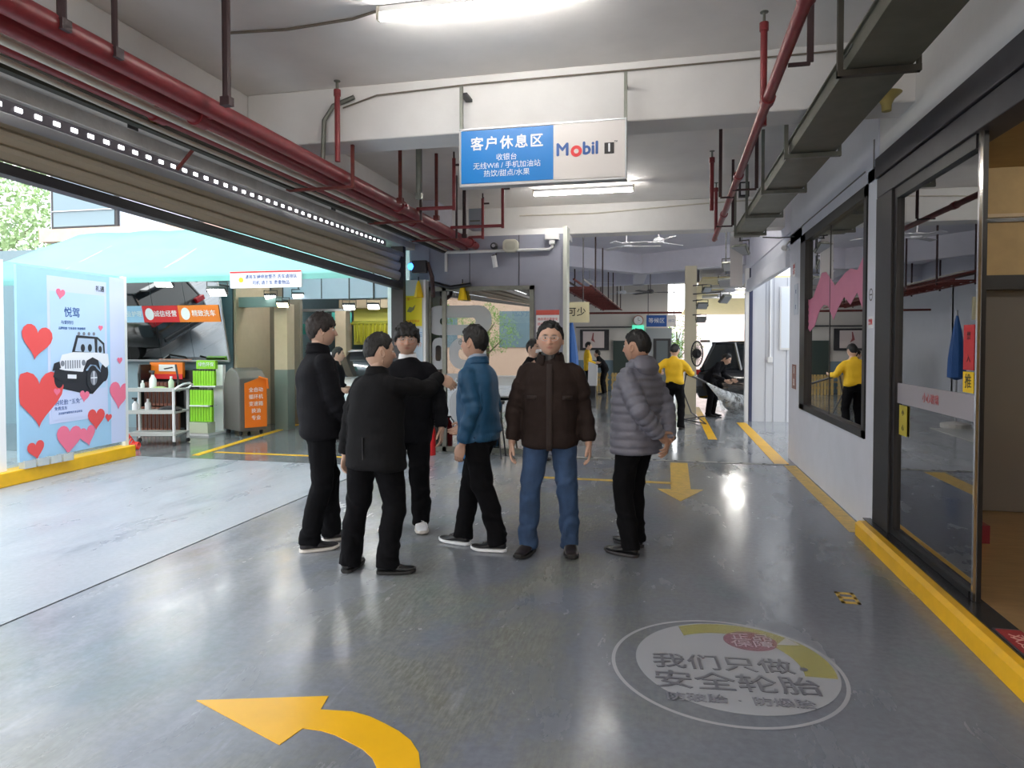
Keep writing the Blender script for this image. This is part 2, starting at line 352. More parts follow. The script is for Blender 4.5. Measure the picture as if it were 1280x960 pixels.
# ------------------------------------------------------------ ceiling, beams
struct('ceiling', M().box(-3.6, 6, -2.4, 12.4, 3.70, 3.9), m_ceil)
struct('ceiling', M().box(-3.6, 2.2, 12.4, 25, 3.70, 3.9), m_lav)
def beam(n, x0, x1, y0, y1, z0, m=m_beam): return struct('trim_%d' % n, M().box(x0, x1, y0, y1, z0, 3.70), m, bevel=.012)
beam(4, -3.5, 2.0, 5.25, 5.60, 3.25)
beam(5, -3.5, 2.0, 10.40, 10.75, 3.25)
beam(6, -3.62, -3.50, -2.4, 9.6, 3.20)
beam(7, -3.62, -3.3, 9.6, 24, 3.25, m_lav)
beam(8, 1.68, 2.0, 9.9, 24, 3.10, m_lav)
# angled beams of the far bay
def slant(n, a, b, w=.3, z=3.25):
    d = Vector((b[0]-a[0], b[1]-a[1])).normalized(); p = Vector((-d.y, d.x))*w/2
    struct('trim_%d' % n, M().prism([(a[0]-p.x, a[1]-p.y), (b[0]-p.x, b[1]-p.y), (b[0]+p.x, b[1]+p.y), (a[0]+p.x, a[1]+p.y)], z, 3.70, lambda u, v, h: (u, v, h)), m_lav)
slant(9, (-3.3, 13.3), (-.55, 16.7)); slant(10, (-.55, 16.7), (1.7, 15.2)); slant(11, (-3.3, 20.4), (.9, 19.2)); slant(12, (-.55, 16.7), (-.75, 20))
# soffit and wall beside the poster column
struct('wall_left', M().box(-3.62, -3.36, 9.48, 9.72, 2.48, 3.25).box(-3.36, -1.38, 9.5, 9.7, 2.40, 3.12).box(-1.80, -1.38, 9.5, 9.7, 0, 2.40), m_greyp)
struct('trim_13', M().box(-3.6, -1.38, 9.5, 10.4, 3.12, 3.2), m_beam)
for x in (-2.75, -2.02): struct('trim_14', M().box(x-.004, x+.004, 9.493, 9.5, 2.40, 3.12), m_dark)
struct('trim_15', M().box(-1.385, -1.33, 9.47, 9.72, 0, 3.22), mat('cream_edge', srgb(214, 216, 206), .5))
# ------------------------------------------------------------ right wall
W = 1.68
struct('wall_right', M().box(W, W+.12, 6.05, 9.95, 0, .76).box(W, W+.12, 6.05, 6.32, .76, 3.02).box(W, W+.12, 9.16, 9.95, .76, 3.05)
       .box(W, W+.12, 6.05, 9.95, 2.92, 3.70), m_wall)
struct('wall_right', M().box(W+.01, W+.13, -2.4, 6.05, 3.06, 3.70), m_beam)
struct('trim_16', M().box(W-.006, W, 6.40, 9.95, 3.04, 3.052).box(W-.006, W, 6.14, 6.16, 3.02, 3.25), mat('seam_grey', srgb(120, 118, 118), .7))
# window 1
wf = M()
for a in ((6.30, 9.16, .76, .83), (6.30, 9.16, 2.82, 2.92), (6.30, 6.38, .76, 2.92), (8.86, 9.16, .76, 2.92)):
    wf.box(W-.015, W+.10, a[0], a[1], a[2], a[3])
w1 = struct('window_1', wf, m_black)
M().box(W+.03, W+.038, 6.38, 8.86, .83, 2.82).build('pane', m_gwin, w1)
M().box(W+.025, W+.043, 7.75, 7.765, .83, 2.82).build('joint', m_black, w1)
# shop front: fascia, jamb, door
struct('trim_17', M().box(W-.03, W+.16, -2.4, 6.03, 2.90, 3.06).box(W-.012, W+.16, -2.4, 6.03, 2.74, 2.895), m_fascia, bevel=.006)
struct('trim_18', M().box(W-.01, W+.14, 5.66, 6.045, .125, 2.74), m_black, bevel=.004)
d1 = struct('door_1', M().box(W+.028, W+.052, 4.235, 4.275, .13, 2.74).box(W+.01, W+.07, 5.60, 5.66, .13, 2.74).box(W+.01, W+.07, 4.29, 5.60, 2.66, 2.74).box(W+.01, W+.07, 4.29, 5.60, .13, .17), m_black)
M().box(W+.036, W+.044, 4.29, 5.60, .17, 2.66).build('pane', m_gdoor, d1)
M().box(W+.012, W+.028, 4.24, 4.262, .13, 2.74).build('edge_strip', m_chrome, d1)
bd = M().box(W+.030, W+.034, 4.29, 5.60, 1.13, 1.28).build('frosted_band', film('frost_band', srgb(190, 184, 190), .62, .4), d1)
text('band_text', '小心玻璃', .07, film('band_red', srgb(200, 90, 90), .7), bd, (W+.028, 4.95, 1.205), (0, -1, 0), Z_, world=False)
struct('window_2', M().box(W+.01, W+.07, -2.4, 2.6, 2.66, 2.74).box(W+.01, W+.07, 2.6, 2.68, .13, 2.74), m_black)
# shop interior seen through glass
struct('wall_back', M().box(1.85, 5.5, 6.55, 6.70, 2.15, 3.06), m_tan)
struct('wall_back', M().box(1.85, 5.5, 6.60, 6.70, .13, 2.05), m_darkpanel)
struct('trim_19', M().box(1.85, 5.5, 6.50, 6.62, 2.03, 2.15).box(1.85, 5.5, 6.52, 6.6, 2.60, 2.63), m_black)
struct('trim_20', M().box(1.85, 5.5, 6.53, 6.56, 2.64, 2.67), m_beige)
struct('floor', M().box(1.76, 5.6, -2.4, 9.9, -.001, .125), mat('wood_floor', srgb(136, 108, 72), .3, nz=.2, nscale=5, stretch=(1, 6, 1)))
struct('wall_right', M().box(5.5, 5.6, -2.4, 10, .125, 3.06), m_tan)
struct('wall_front', M().box(1.8, 5.5, -2.4, -2.3, .125, 3.06), m_tan)
struct('wall_back', M().box(1.8, 5.6, 9.85, 9.95, .125, 3.70), m_dbeige)
struct('ceiling', M().box(1.8, 5.6, -2.4, 9.95, 3.06, 3.12), m_tan)
# stickers on the door glass, drawn small and real
def sticker(name, lab, y0, y1, z0, z1, m, txt=None, tm=None, x=W+.026, size=.05, par=None):
    s = T(name, lab, 'sticker', (x, (y0+y1)/2, z0))
    M().box(x, x+.003, y0, y1, z0, z1).build('print', m, s, world=True)
    if txt:
        n = len(txt)
        for i, q in enumerate(txt): text('lettering', q, size, tm, s, (x-.001, (y0+y1)/2, z1-(i+.5)*(z1-z0)/n), (0, -1, 0), Z_)
    return s
sticker('door_sticker', 'tall red sticker with dark figures on the glass door', 4.31, 4.45, 1.42, 1.68, mat('stick_red', srgb(200, 40, 45), .4), '禁入', m_blk)
sticker('door_sticker', 'small yellow warning sticker with black mark under the red one', 4.31, 4.45, 1.29, 1.41, m_yplastic, '推', m_blk, size=.09)
sticker('door_sticker', 'faded yellow warning sticker at the far edge of the glass door', 5.38, 5.54, .90, 1.12, mat('stick_yel', srgb(190, 175, 50), .4), '小心', m_blk)
sticker('wall_sticker', 'small red round-cornered sign on the far end of the white wall', 9.55, 9.72, 2.46, 2.64, m_prw, '禁', m_logo_r, x=W-.006, size=.15)
sticker('wall_sticker', 'narrow grey and red notice low on the end of the white wall', 9.42, 9.70, .98, 1.30, mat('notice_dark', srgb(150, 110, 105), .5), '须知', m_prw, x=W-.006, size=.11)
sticker('wall_sticker', 'white notice panel high on the end of the white wall', 9.35, 9.62, 1.95, 2.35, mat('notice_pale', srgb(200, 208, 222), .5), '公告', m_logo_b, x=W-.006, size=.06)
NSY = 6.18
ns_ = T('wall_sticker', 'no smoking sign with dark ring above red lettering on the white post', 'sticker', (W-.006, NSY, 1.7))
rg = M(); c_ = (W-.004, NSY, 1.98)
rg.grid([[(c_[0], c_[1]+r*math.cos(2*PI*k/32), c_[2]+r*math.sin(2*PI*k/32)) for k in range(32)] for r in (.042, .052)], closed=True)
rg.box(W-.0045, W-.0035, NSY-.03, NSY+.03, 1.975, 1.985)
rg.build('ring', m_dark, ns_, world=True)
M().box(W-.005, W, NSY-.06, NSY+.06, 1.70, 1.80).build('print', m_prw, ns_, world=True)
text('lettering', '禁烟', .055, m_logo_r, ns_, (W-.006, NSY, 1.75), (0, -1, 0), Z_)
# pink dragon cut-out on the window
pk = [(8.95, 2.13), (8.8, 2.10), (8.6, 2.12), (8.15, 2.36), (7.95, 2.35), (7.55, 2.17), (7.15, 2.26), (6.95, 2.28), (6.72, 2.24), (6.52, 2.35), (6.40, 2.2), (6.39, 2.0), (6.39, 1.80), (6.5, 1.84), (6.72, 2.04), (6.95, 1.94), (7.18, 2.03), (7.42, 1.93), (7.6, 1.82), (7.85, 1.98), (8.05, 2.0), (8.25, 1.95), (8.5, 1.78), (8.75, 1.72), (8.98, 1.80), (9.03, 1.95)]
dr = T('window_decal', 'pink jagged dragon-shaped decal across the right-hand window', 'decal', (W-.02, 7.7, 1.75))
M().prism(pk, 0, .0015, plane_f((W+.0275, 0, 0), Y_, Z_, X_)).build('pink_shape', mat('decal_pink', srgb(214, 130, 160), .5, nz=.04), dr, world=True)
for z, y in ((2.02, 8.85), (1.95, 8.85), (1.88, 8.86), (1.81, 8.84)):
    M().box(W+.0255, W+.0275, y-.02, y+.02, z-.02, z+.02).build('dark_stud', m_dark, dr, world=True)
# ------------------------------------------------------------ hanging sign
sg = T('hanging_sign', 'blue and white hanging sign for the customer rest area above the group', 'sign', (-.91, 5.10, 2.785))
M().box(-1.54, -.28, 5.06, 5.14, 2.785, 3.21).build('sign_box', m_signw, sg, world=True, bevel=.004)
M().box(-1.53, -.815, 5.054, 5.06, 2.80, 3.20).build('blue_panel', m_blue, sg, world=True)
M().box(-.81, -.285, 5.055, 5.06, 2.795, 3.205).build('white_panel', mat('sign_face', srgb(226, 220, 216), .35), sg, world=True)
tr = M().box(-1.545, -.275, 5.05, 5.15, 2.775, 2.787).box(-1.545, -.275, 5.05, 5.15, 3.207, 3.217).box(-.285, -.275, 5.05, 5.15, 2.78, 3.21).box(-1.545, -1.537, 5.05, 5.15, 2.78, 3.21)
tr.build('sign_frame', m_alum, sg, world=True)
text('title_text', '客户休息区', .105, m_prw, sg, (-1.172, 5.0525, 3.09), X_, Z_, bold=.0026, spacing=1.2)
text('small_text', '收银台', .055, m_prw, sg, (-1.172, 5.0525, 2.985), X_, Z_)
text('small_text', '无线Wifi / 手机加油站', .055, m_prw, sg, (-1.172, 5.0525, 2.925), X_, Z_)
text('small_text', '热饮/甜点/水果', .055, m_prw, sg, (-1.172, 5.0525, 2.865), X_, Z_)
text('logo_text', 'M', .13, m_logo_b, sg, (-.745, 5.0525, 3.01), X_, Z_, bold=-.004)
text('logo_text', 'bil', .13, m_logo_b, sg, (-.537, 5.0525, 3.01), X_, Z_, bold=-.004)
rr_ = M(); rr_.grid([[(-.642+r*math.cos(2*PI*k/32), 5.052, 2.997+r*math.sin(2*PI*k/32)) for k in range(32)] for r in (.018, .042)], closed=True)
rr_.build('logo_ring', m_logo_r, sg, world=True)
M().box(-.435, -.365, 5.051, 5.0545, 2.965, 3.045).build('logo_square', m_blk, sg, world=True)
text('logo_number', '1', .082, m_prw, sg, (-.40, 5.049, 3.005), X_, Z_, bold=-.003)
text('trade_mark', '™', .03, m_blk, sg, (-.352, 5.052, 3.045), X_, Z_)
for x in (-1.54, -.285):
    M().box(x-.012, x+.012, 5.085, 5.11, 3.21, 3.56).build('hanger', m_galv, sg, world=True)
    M().box(x-.008, x+.008 if x > -1 else x+.045, 5.095, 5.25, 3.49, 3.51).build('hanger_stub', m_dark, sg, world=True)
# ------------------------------------------------------------ tube lights
def tube_light(x0, x1, y, z, lab):
    t = T('tube_light', lab, 'light', ((x0+x1)/2, y, z))
    M().box(x0, x1, y-.016, y+.016, z+.01, z+.05).build('housing', m_white, t, world=True, bevel=.004)
    for xa in (x0-.02, x1): M().box(xa, xa+.02, y-.02, y+.02, z-.035, z+.05).build('lamp_holder', m_conduit, t, world=True)
    M().tube([(x0+.005, y, z-.022), (x1-.005, y, z-.022)], .018, 12).build('lamp_tube', m_tube, t, world=True, smooth=True)
tube_light(-1.76, -.5, 4.06, 3.645, 'lit white fluorescent tube on the ceiling at the top edge of the view')
tube_light(-1.0, .25, -.9, 3.62, 'added unseen fill tube behind the camera position')  # added fill lamp, out of view, to brighten the aisle
tube_light(-1.6, -.35, 11.2, 3.62, 'added fill tube hidden behind the second beam, left')  # this pair is added to brighten the far bay, hidden by the beam
tube_light(-.1, 1.15, 11.3, 3.62, 'added fill tube hidden behind the second beam, right')
tube_light(2.6, 3.8, 2.0, 3.0, 'added unseen fill tube inside the shop behind the glass')  # both shop tubes are added, out of view, to lift the dark interior
tube_light(3.3, 4.5, 4.9, 3.0, 'second added unseen fill tube deeper inside the shop')
tube_light(-8.6, -7.3, 9.6, 2.85, 'added unseen fill tube under the awning, left')  # two added lamps masked by the awning, lighting the fascia behind
tube_light(-6.0, -4.7, 9.6, 2.85, 'added unseen fill tube under the awning, right')
tube_light(-7.2, -5.9, 12.6, 3.14, 'added unseen fill tube over the car wash lane, nearest')  # three lane tubes added as fill, unseen above the fascia edge
tube_light(-7.2, -5.9, 14.2, 3.14, 'added unseen fill tube over the car wash lane, farther in')
tube_light(-7.2, -5.9, 11.6, 3.14, 'added unseen fill tube just behind the blue-grey fascia of the lane')
tube_light(-1.72, -.41, 9.06, 3.60, 'lit white fluorescent tube below the blue sign, on the second ceiling bay')
# ------------------------------------------------------------ cable tray on the right
tray = T('cable_tray', 'grey galvanised cable tray running along the ceiling beside the right wall', 'cable tray', (1.15, 5, 3.10))
M().box(.98, 1.32, -1, 10.3, 3.10, 3.106).box(.98, .986, -1, 10.3, 3.106, 3.20).box(1.314, 1.32, -1, 10.3, 3.106, 3.20).box(.965, .98, -1, 10.3, 3.19, 3.20).box(1.32, 1.335, -1, 10.3, 3.19, 3.20).build('trough', mat('tray_grey', srgb(112, 112, 100), .5, metal=.4, nz=.12, nscale=5), tray, world=True)
for y in (.6, 2.4, 4.15, 5.87, 7.2, 8.55, 9.9):
    z1 = 3.7
    M().box(.935, .965, y-.015, y+.015, 3.06, z1).box(.935, 1.36, y-.02, y+.02, 3.06, 3.095).box(1.34, 1.36, y-.015, y+.015, 3.06, 3.22).build('hanger_bracket', m_galv if y > 5 else mat('bracket_dark', srgb(80, 76, 68), .5, metal=.3, nz=.2), tray, world=True)
for y in (1.5, 4.0, 6.7): M().box(.976, .985, y, y+.3, 3.17, 3.215).build('joint_plate', m_galv, tray, world=True)
# ------------------------------------------------------------ red sprinkler pipe on the right
pr = T('sprinkler_pipe', 'single thin red sprinkler pipe with risers left of the cable tray', 'pipe', (.6, 5, 2.95))
M().tube([(.50, -1, 2.96), (.55, 3.2, 2.95), (.64, 9.4, 2.95)], .03, 12).build('pipe_run', m_red, pr, world=True, smooth=True)
for y in (2.9, 4.1, 5.9, 7.6): M().tube([(.55+.09*(y-3.2)/6.2, y-.04, 2.95), (.55+.09*(y-3.2)/6.2, y+.04, 2.95)], .040, 12).build('coupling', m_red, pr, world=True, smooth=True)
for (x, y, z1) in ((.60, 4.55, 3.55), (.47, 7.3, 3.45), (.66, 9.4, 3.6)):
    b = M().tube([(x, y, 2.94), (x, y, z1)], .021, 10).tube([(x, y, z1-.02), (x, y, z1+.03)], .028, 10).build('riser', m_red, pr, world=True, smooth=True)
    M().tube([(x, y, z1+.03), (x, y, z1+.09)], .009, 8).lathe([(.004, z1+.09), (.026, z1+.093), (.026, z1+.098)], (x, y, 0), 10).build('sprinkler_head', m_galv, pr, world=True)
for (x, y) in ((.68, 3.55), (.50, 6.6), (.78, 6.3), (.76, 8.2)):
    M().box(x-.015, x+.015, y-.006, y+.006, 2.93, 3.68).box(min(x, .58), max(x, .62), y-.01, y+.01, 2.915, 2.93).build('pipe_hanger', m_rod, pr, world=True)
# ------------------------------------------------------------ red pipe bundle on the left
def run(name, lab, x, z, r, m, couplings=(), y0=-1.5, y1=10.35, wav=0):
    t = T(name, lab, 'pipe', (x, 4, z))
    pts = [(x+wav*math.sin(y*1.1), y, z+wav*.5*math.cos(y*.8)) for y in np.linspace(y0, y1, 16 if wav else 2)]
    M().tube(pts, r, 14).build('pipe_run', m, t, world=True, smooth=True)
    for y in couplings:
        M().tube([(x, y-.05, z), (x, y+.05, z)], r*1.28, 14).box(x-r*1.7, x+r*1.7, y-.018, y+.018, z-.012, z+.012).build('coupling', m, t, world=True, smooth=True)
run('fire_pipe', 'thickest red fire pipe, nearest the aisle, on the left ceiling', -2.66, 2.985, .055, m_red, (1.8, 6.6, 9.2))
run('fire_pipe', 'second thick red fire pipe in the left ceiling bundle', -2.81, 2.97, .048, m_red, (3.72, 7.4))
tag(M().box(-3.16, -3.11, -1.5, 9.5, 2.895, 2.93).box(-3.16, -3.15, -1.5, 9.5, 2.93, 2.99).build('support_channel', mat('dark_olive', srgb(52, 50, 40), .6)), 'dark steel channel running under the outer edge of the red pipe bundle', 'channel')
run('fire_pipe', 'lower thin red pipe at the outer side of the left bundle', -3.02, 2.965, .036, m_red, (3.62, 6.1, 8.3))
run('conduit', 'straight white conduit between the red pipes on the left', -2.915, 2.94, .023, m_conduit, wav=.006)
run('conduit', 'second white conduit converging with the red pipes near the camera', -3.09, 2.93, .016, m_conduit, wav=.02)
for i, y in enumerate((1.6, 5.35, 7.0, 8.3, 9.6)):
    b = T('pipe_bracket', 'red angle-iron pipe bracket hanging on rods, %s from the camera on the left' % ['nearest', 'second', 'third', 'fourth', 'farthest'][i], 'bracket', (-2.8, y, 2.93), group='brackets of the left pipe bundle')
    M().box(-3.16, -2.56, y-.02, y+.02, 2.885, 2.905).box(-3.17, -3.16, y-.02, y+.02, 2.885, 2.99).build('angle_bar', m_rust if i else m_red, b, world=True)
    for x in (-3.18, -2.575): M().box(x-.012, x+.012, y-.012, y+.012, 2.895, 3.70 if x > -3 else 3.06).build('rod', m_rod if i != 1 else m_rust, b, world=True)
for i, (x, y, r, m) in enumerate(((-2.5, 3.55, .024, m_rod), (-2.62, 2.85, .014, m_rod), (-2.62, 2.55, .02, m_rod), (-2.55, 6.35, .02, m_rust), (-2.5, 7.3, .02, m_rust), (-2.56, 8.6, .026, m_rod), (-2.3, 6.2, .03, m_galv))):
    h = T('ceiling_rod', ['dark ceiling rod nearest the first bracket, holding the red pipe', 'thin dark rod above the red pipes near the top left', 'dark rod at the top left above the red pipes', 'rust red rod behind the first beam', 'short rust rod farther along the red pipes', 'dark pipe hanging at the far left ceiling', 'grey square post hanging behind the first beam'][i], 'rod', (x, y, 3.05))
    M().tube([(x, y, 2.99), (x, y, 3.70)], r, 8).build('rod', m, h, world=True, smooth=True)
    M().box(x-.03, x+.03, y-.025, y+.025, 2.96, 3.01).build('clamp', m, h, world=True)
sr = T('sprinkler_riser', 'red riser with sprinkler head standing up in front of the first beam at left', 'sprinkler', (-2.58, 5.05, 3.03))
M().tube([(-2.56, 5.05, 3.03), (-2.56, 5.05, 3.58)], .022, 10).tube([(-2.56, 5.05, 3.55), (-2.56, 5.05, 3.60)], .028, 10).build('riser', m_red, sr, world=True, smooth=True)
M().tube([(-2.56, 5.05, 3.6), (-2.56, 5.05, 3.66)], .012, 8).lathe([(.005, 3.66), (.026, 3.665), (.026, 3.672)], (-2.56, 5.05, 0), 10).build('sprinkler_head', m_galv, sr, world=True)
for i, (x, y) in enumerate(((-2.2, 7.0), (-1.95, 8.2), (-2.42, 9.0))):
    sr2 = T('sprinkler_riser', ['red riser with side clip behind the first beam', 'thin red riser near the left end of the second light', 'tall red riser beside the grey ceiling box'][i], 'sprinkler', (x, y, 3.0))
    M().tube([(x, y, 3.0), (x, y, 3.55)], .02, 10).build('riser', m_red, sr2, world=True, smooth=True)
    M().tube([(-2.62, y, 3.03), (x, y, 3.03)], .02, 10).build('branch_pipe', m_red, sr2, world=True, smooth=True)
    M().box(x-.005, x+.09, y-.01, y+.01, 3.47, 3.49).tube([(x, y, 3.55), (x, y, 3.62)], .01, 8).build('clip', m_rod, sr2, world=True)
# thin conduits over ceiling and beam
def cable(name, lab, pts, r, m, cat='cable'): return tag(M().tube(pts, r, 8).build(name, m, smooth=True), lab, cat)
cable('surface_conduit', 'thin conduit along the top edge of the first beam', [(-2.6, 5.23, 3.52), (-2.3, 5.23, 3.60), (-1.5, 5.235, 3.625), (0, 5.235, 3.63), (1.68, 5.235, 3.64)], .007, m_cab)
cable('surface_conduit', 'brown cable bending over the ceiling to the first tube light', [(-2.95, 4.16, 3.02), (-2.95, 4.16, 3.67), (-2.92, 4.16, 3.69), (-2.5, 4.2, 3.69), (-2.0, 4.16, 3.69), (-1.74, 4.06, 3.68)], .009, m_cab)
cable('surface_conduit', 'grey flexible conduit curving down the left end of the first beam', [(-2.5, 5.23, 3.60), (-2.68, 5.22, 3.54), (-2.76, 5.21, 3.42), (-2.77, 5.2, 3.1)], .02, m_galv)
cable('surface_conduit', 'thin cable sagging along the second beam', [(-2.2, 10.38, 3.56), (-1, 10.38, 3.55), (.4, 10.38, 3.62), (1.68, 10.38, 3.66)], .01, m_conduit)
# bracket stubs and plates on left beam
for i, y in enumerate((3.72, 6.4, 8.6)):
    q = T('cable_bracket', ['brass-coloured bracket stub under the red pipes, nearest', 'grey bracket stub on the left beam at mid distance', 'grey bracket stub on the left beam, farthest'][i], 'bracket', (-3.3, y, 2.98))
    M().box(-3.3, -3.08, y-.02, y+.02, 2.955, 2.98).build('arm', mat('brass_arm', srgb(150, 120, 70), .5) if i == 0 else m_galv, q, world=True)
    M().box(-3.3, -3.29, y-.04, y+.04, 2.93, 3.02).build('wall_plate', m_dark, q, world=True)
# ------------------------------------------------------------ roller shutter on the left
struct('wall_left', M().box(-3.62, -3.30, -2.4, 9.5, 3.04, 3.20), m_conc)
struct('wall_left', M().box(-3.95, -3.58, -2.4, 9.5, 2.95, 3.70), m_conc)
sh = T('roller_shutter', 'brown-grey metal roller shutter, raised above the left opening', 'shutter', (-3.66, 3, 2.4))
nsl = 3; sh_h = .125
for k in range(nsl):
    z0 = 2.53 + k*sh_h
    prof = [(0, 0), (-.014, .008), (-.018, .02), (-.036, .06), (-.034, .10), (-.012, .112), (0, .122), (.012, .122), (.012, 0)]
    M().prism(prof, -2.2, 9.1, lambda u, v, h: (-3.67-u, h, 2.90-(2.90-z0-v+.03)*(.72+.0586*(h-3)))).build('slat', m_slat, sh, world=True, smooth=30)
M().prism([(-3.70, 2.40), (-3.61, 2.40), (-3.61, 2.415), (-3.64, 2.42), (-3.64, 2.50), (-3.70, 2.50)], -2.2, 9.1, lambda u, v, h: (u, h, 2.90-(2.90-v+.02)*(.72+.0586*(h-3)))).build('bottom_bar', m_dark, sh, world=True, bevel=.006)
M().prism([(-3.62, 2.82), (-3.60, 2.80), (-3.60, 2.86), (-3.62, 2.86)], -2.2, 9.1, lambda u, v, h: (u, h, v)).build('edge_rail', m_alum, sh, world=True)
for y0 in (8.9,): M().box(-3.78, -3.60, 9.06, 9.16, 0, 2.95).build('guide_rail', m_dark, sh, world=True)
ls = T('led_strip', 'dotted strip of small white lights along the top of the roller shutter', 'light', (-3.6, 3, 2.9))
M().box(-3.605, -3.595, -2, 8.45, 2.865, 2.935).build('backing_strip', mat('strip_purple', srgb(104, 98, 106), .4), ls, world=True)
n = 0
y = 1.2
md_ = M().box(-3.596, -3.591, -.022, .022, -.012, .012).mesh('led'); md_.materials.append(m_led)
while y < 8.4:
    o = bpy.data.objects.new('led', md_); C.objects.link(o); o.parent = ls; o.location = (-3.6+3.596+.004, y-3, 0)
    o.location = (3.6-.0, y-3, 0.0); y += .125
tag(M().tube([(-3.52, 4.4, 2.86), (-3.45, 4.4, 2.93), (-3.38, 4.4, 3.0)], .014, 6).build('hook', m_rust), 'small rusty hook at the edge of the left beam', 'hook')
# ------------------------------------------------------------ poster column and glass shop front at the back
tag(M().box(-3.90, -3.37, 9.36, 9.48, 0, 2.50).build('door_panel', mat('white_panel_paint', srgb(205, 208, 206), .5), bevel=.004), 'white panel beside the left opening, carrying the yellow poster', 'panel')
struct('trim_21', M().box(-3.40, -3.37, 9.34, 9.36, 0, 2.50), m_white)
po = T('poster', 'bright yellow poster with a grey emblem on the white panel', 'poster', (-3.6, 9.355, 1.83))
M().box(-3.78, -3.43, 9.352, 9.36, 1.83, 2.27).build('yellow_sheet', mat('poster_yellow', srgb(240, 222, 40), .5), po, world=True)
M().prism([(-3.66, 2.04), (-3.62, 2.11), (-3.57, 2.10), (-3.53, 2.14), (-3.55, 2.07), (-3.6, 2.03)], 9.349, 9.352, lambda u, v, h: (u, h, v)).build('emblem', mat('emblem_grey', srgb(140, 140, 90), .5), po, world=True)
text('lettering', '安全第一', .05, mat('poster_orange', srgb(225, 140, 30), .5), po, (-3.66, 9.35, 2.22), X_, Z_)
text('lettering', '请在休息区等候', .04, mat('poster_orange', srgb(225, 140, 30), .5), po, (-3.605, 9.35, 1.90), X_, Z_)
po = T('poster', 'pale blue and white notice under the yellow poster', 'poster', (-3.6, 9.355, 1.2))
M().box(-3.78, -3.42, 9.352, 9.36, 1.15, 1.80).build('white_sheet', mat('poster_white', srgb(205, 222, 236), .5), po, world=True)
text('lettering', '洗车', .10, mat('poster_blue', srgb(90, 150, 210), .5), po, (-3.52, 9.35, 1.70), X_, Z_)
text('lettering', '会员价', .08, mat('poster_or2', srgb(225, 160, 130), .5), po, (-3.55, 9.35, 1.56), X_, Z_)
# glass shopfront
g1 = struct('window_3', M().box(-3.36, -3.33, 9.46, 9.54, 0, 2.40).box(-3.16, -3.10, 9.46, 9.54, 0, 2.40).box(-1.86, -1.80, 9.46, 9.54, 0, 2.40).box(-3.36, -1.80, 9.46, 9.54, 2.34, 2.40).box(-3.36, -1.80, 9.46, 9.54, 0, .07), m_galv)
M().box(-3.33, -3.16, 9.49, 9.498, .07, 2.34).build('pane', m_glass, g1)
M().box(-3.10, -1.86, 9.49, 9.498, .07, 2.34).build('pane', m_gshop, g1)
m_frost = film('frosted_letter', srgb(190, 195, 200), .75, .5)
fr = T('glass_lettering', 'large frosted rounded letters covering the left part of the shop glass', 'decal', (-3.0, 9.485, .4))
def rrect(x0, x1, z0, z1, r, n=6):
    p = []
    for cx, cz, a0 in ((x1-r, z1-r, 0), (x0+r, z1-r, 90), (x0+r, z0+r, 180), (x1-r, z0+r, 270)):
        for k in range(n+1):
            a = math.radians(a0+90*k/n); p.append((cx+r*math.cos(a), cz+r*math.sin(a)))
    return p
def frame2(out, inn):
    mb = M(); n = len(out); vs_ = [(u, 9.484, v) for u, v in out]+[(u, 9.484, v) for u, v in inn]
    return mb.add(vs_, [(i, (i+1) % n, (i+1) % n+n, i+n) for i in range(n)])
for (o_, i_) in ((rrect(-3.42, -2.42, 1.70, 2.13, .2), rrect(-3.2, -2.66, 1.85, 1.95, .045)), (rrect(-3.32, -3.10, 1.20, 1.66, .1), rrect(-3.27, -3.18, 1.32, 1.55, .04)), (rrect(-3.06, -2.5, 1.20, 1.66, .2), rrect(-2.92, -2.72, 1.34, 1.52, .08)), (rrect(-3.06, -2.5, .42, .92, .2), rrect(-2.92, -2.72, .56, .78, .09)), (rrect(-3.32, -3.10, .42, .92, .1), rrect(-3.27, -3.18, .56, .78, .04))):
    frame2(o_, i_).build('letter', m_frost, fr, world=True)
M().prism(rrect(-3.32, -2.42, 1.00, 1.14, .05), 9.482, 9.484, lambda u, v, h: (u, h, v)).build('letter', m_frost, fr, world=True)
cb = M()
for k in range(9): cb.box(-3.33, -3.17, 9.9, 10.2, .3+k*.24, .312+k*.24)
sf = T('shelf_unit', 'dim shelving stacked with dark tyres behind the narrow glass panel', 'shelf', (-3.25, 10.1, 0))
cb.box(-3.34, -3.32, 9.9, 10.2, 0, 2.4).build('shelf_frame', m_dark, sf, world=True)
tr0 = T('stored_tyre', 'dark tyre standing on the shelves behind the frosted glass', 'tyre', (-3.2, 10.0, .45), group='tyres behind the frosted glass')
M().lathe([(.06, -.05), (.10, -.06), (.115, -.03), (.115, .03), (.10, .06), (.06, .05)], (0, 0, 0), 18, 'Y', cap=False).build('tread', m_rubber, tr0, smooth=True)
for k in range(1, 8): dup(tr0, (-3.2, 10.0, .45+k*.24), label='dark tyre behind the frosted glass, %s from the bottom of the shelves' % ['second', 'third', 'fourth', 'fifth', 'sixth', 'seventh', 'eighth'][k-1])
tr0['label'] = 'dark tyre behind the frosted glass, lowest on the shelves'
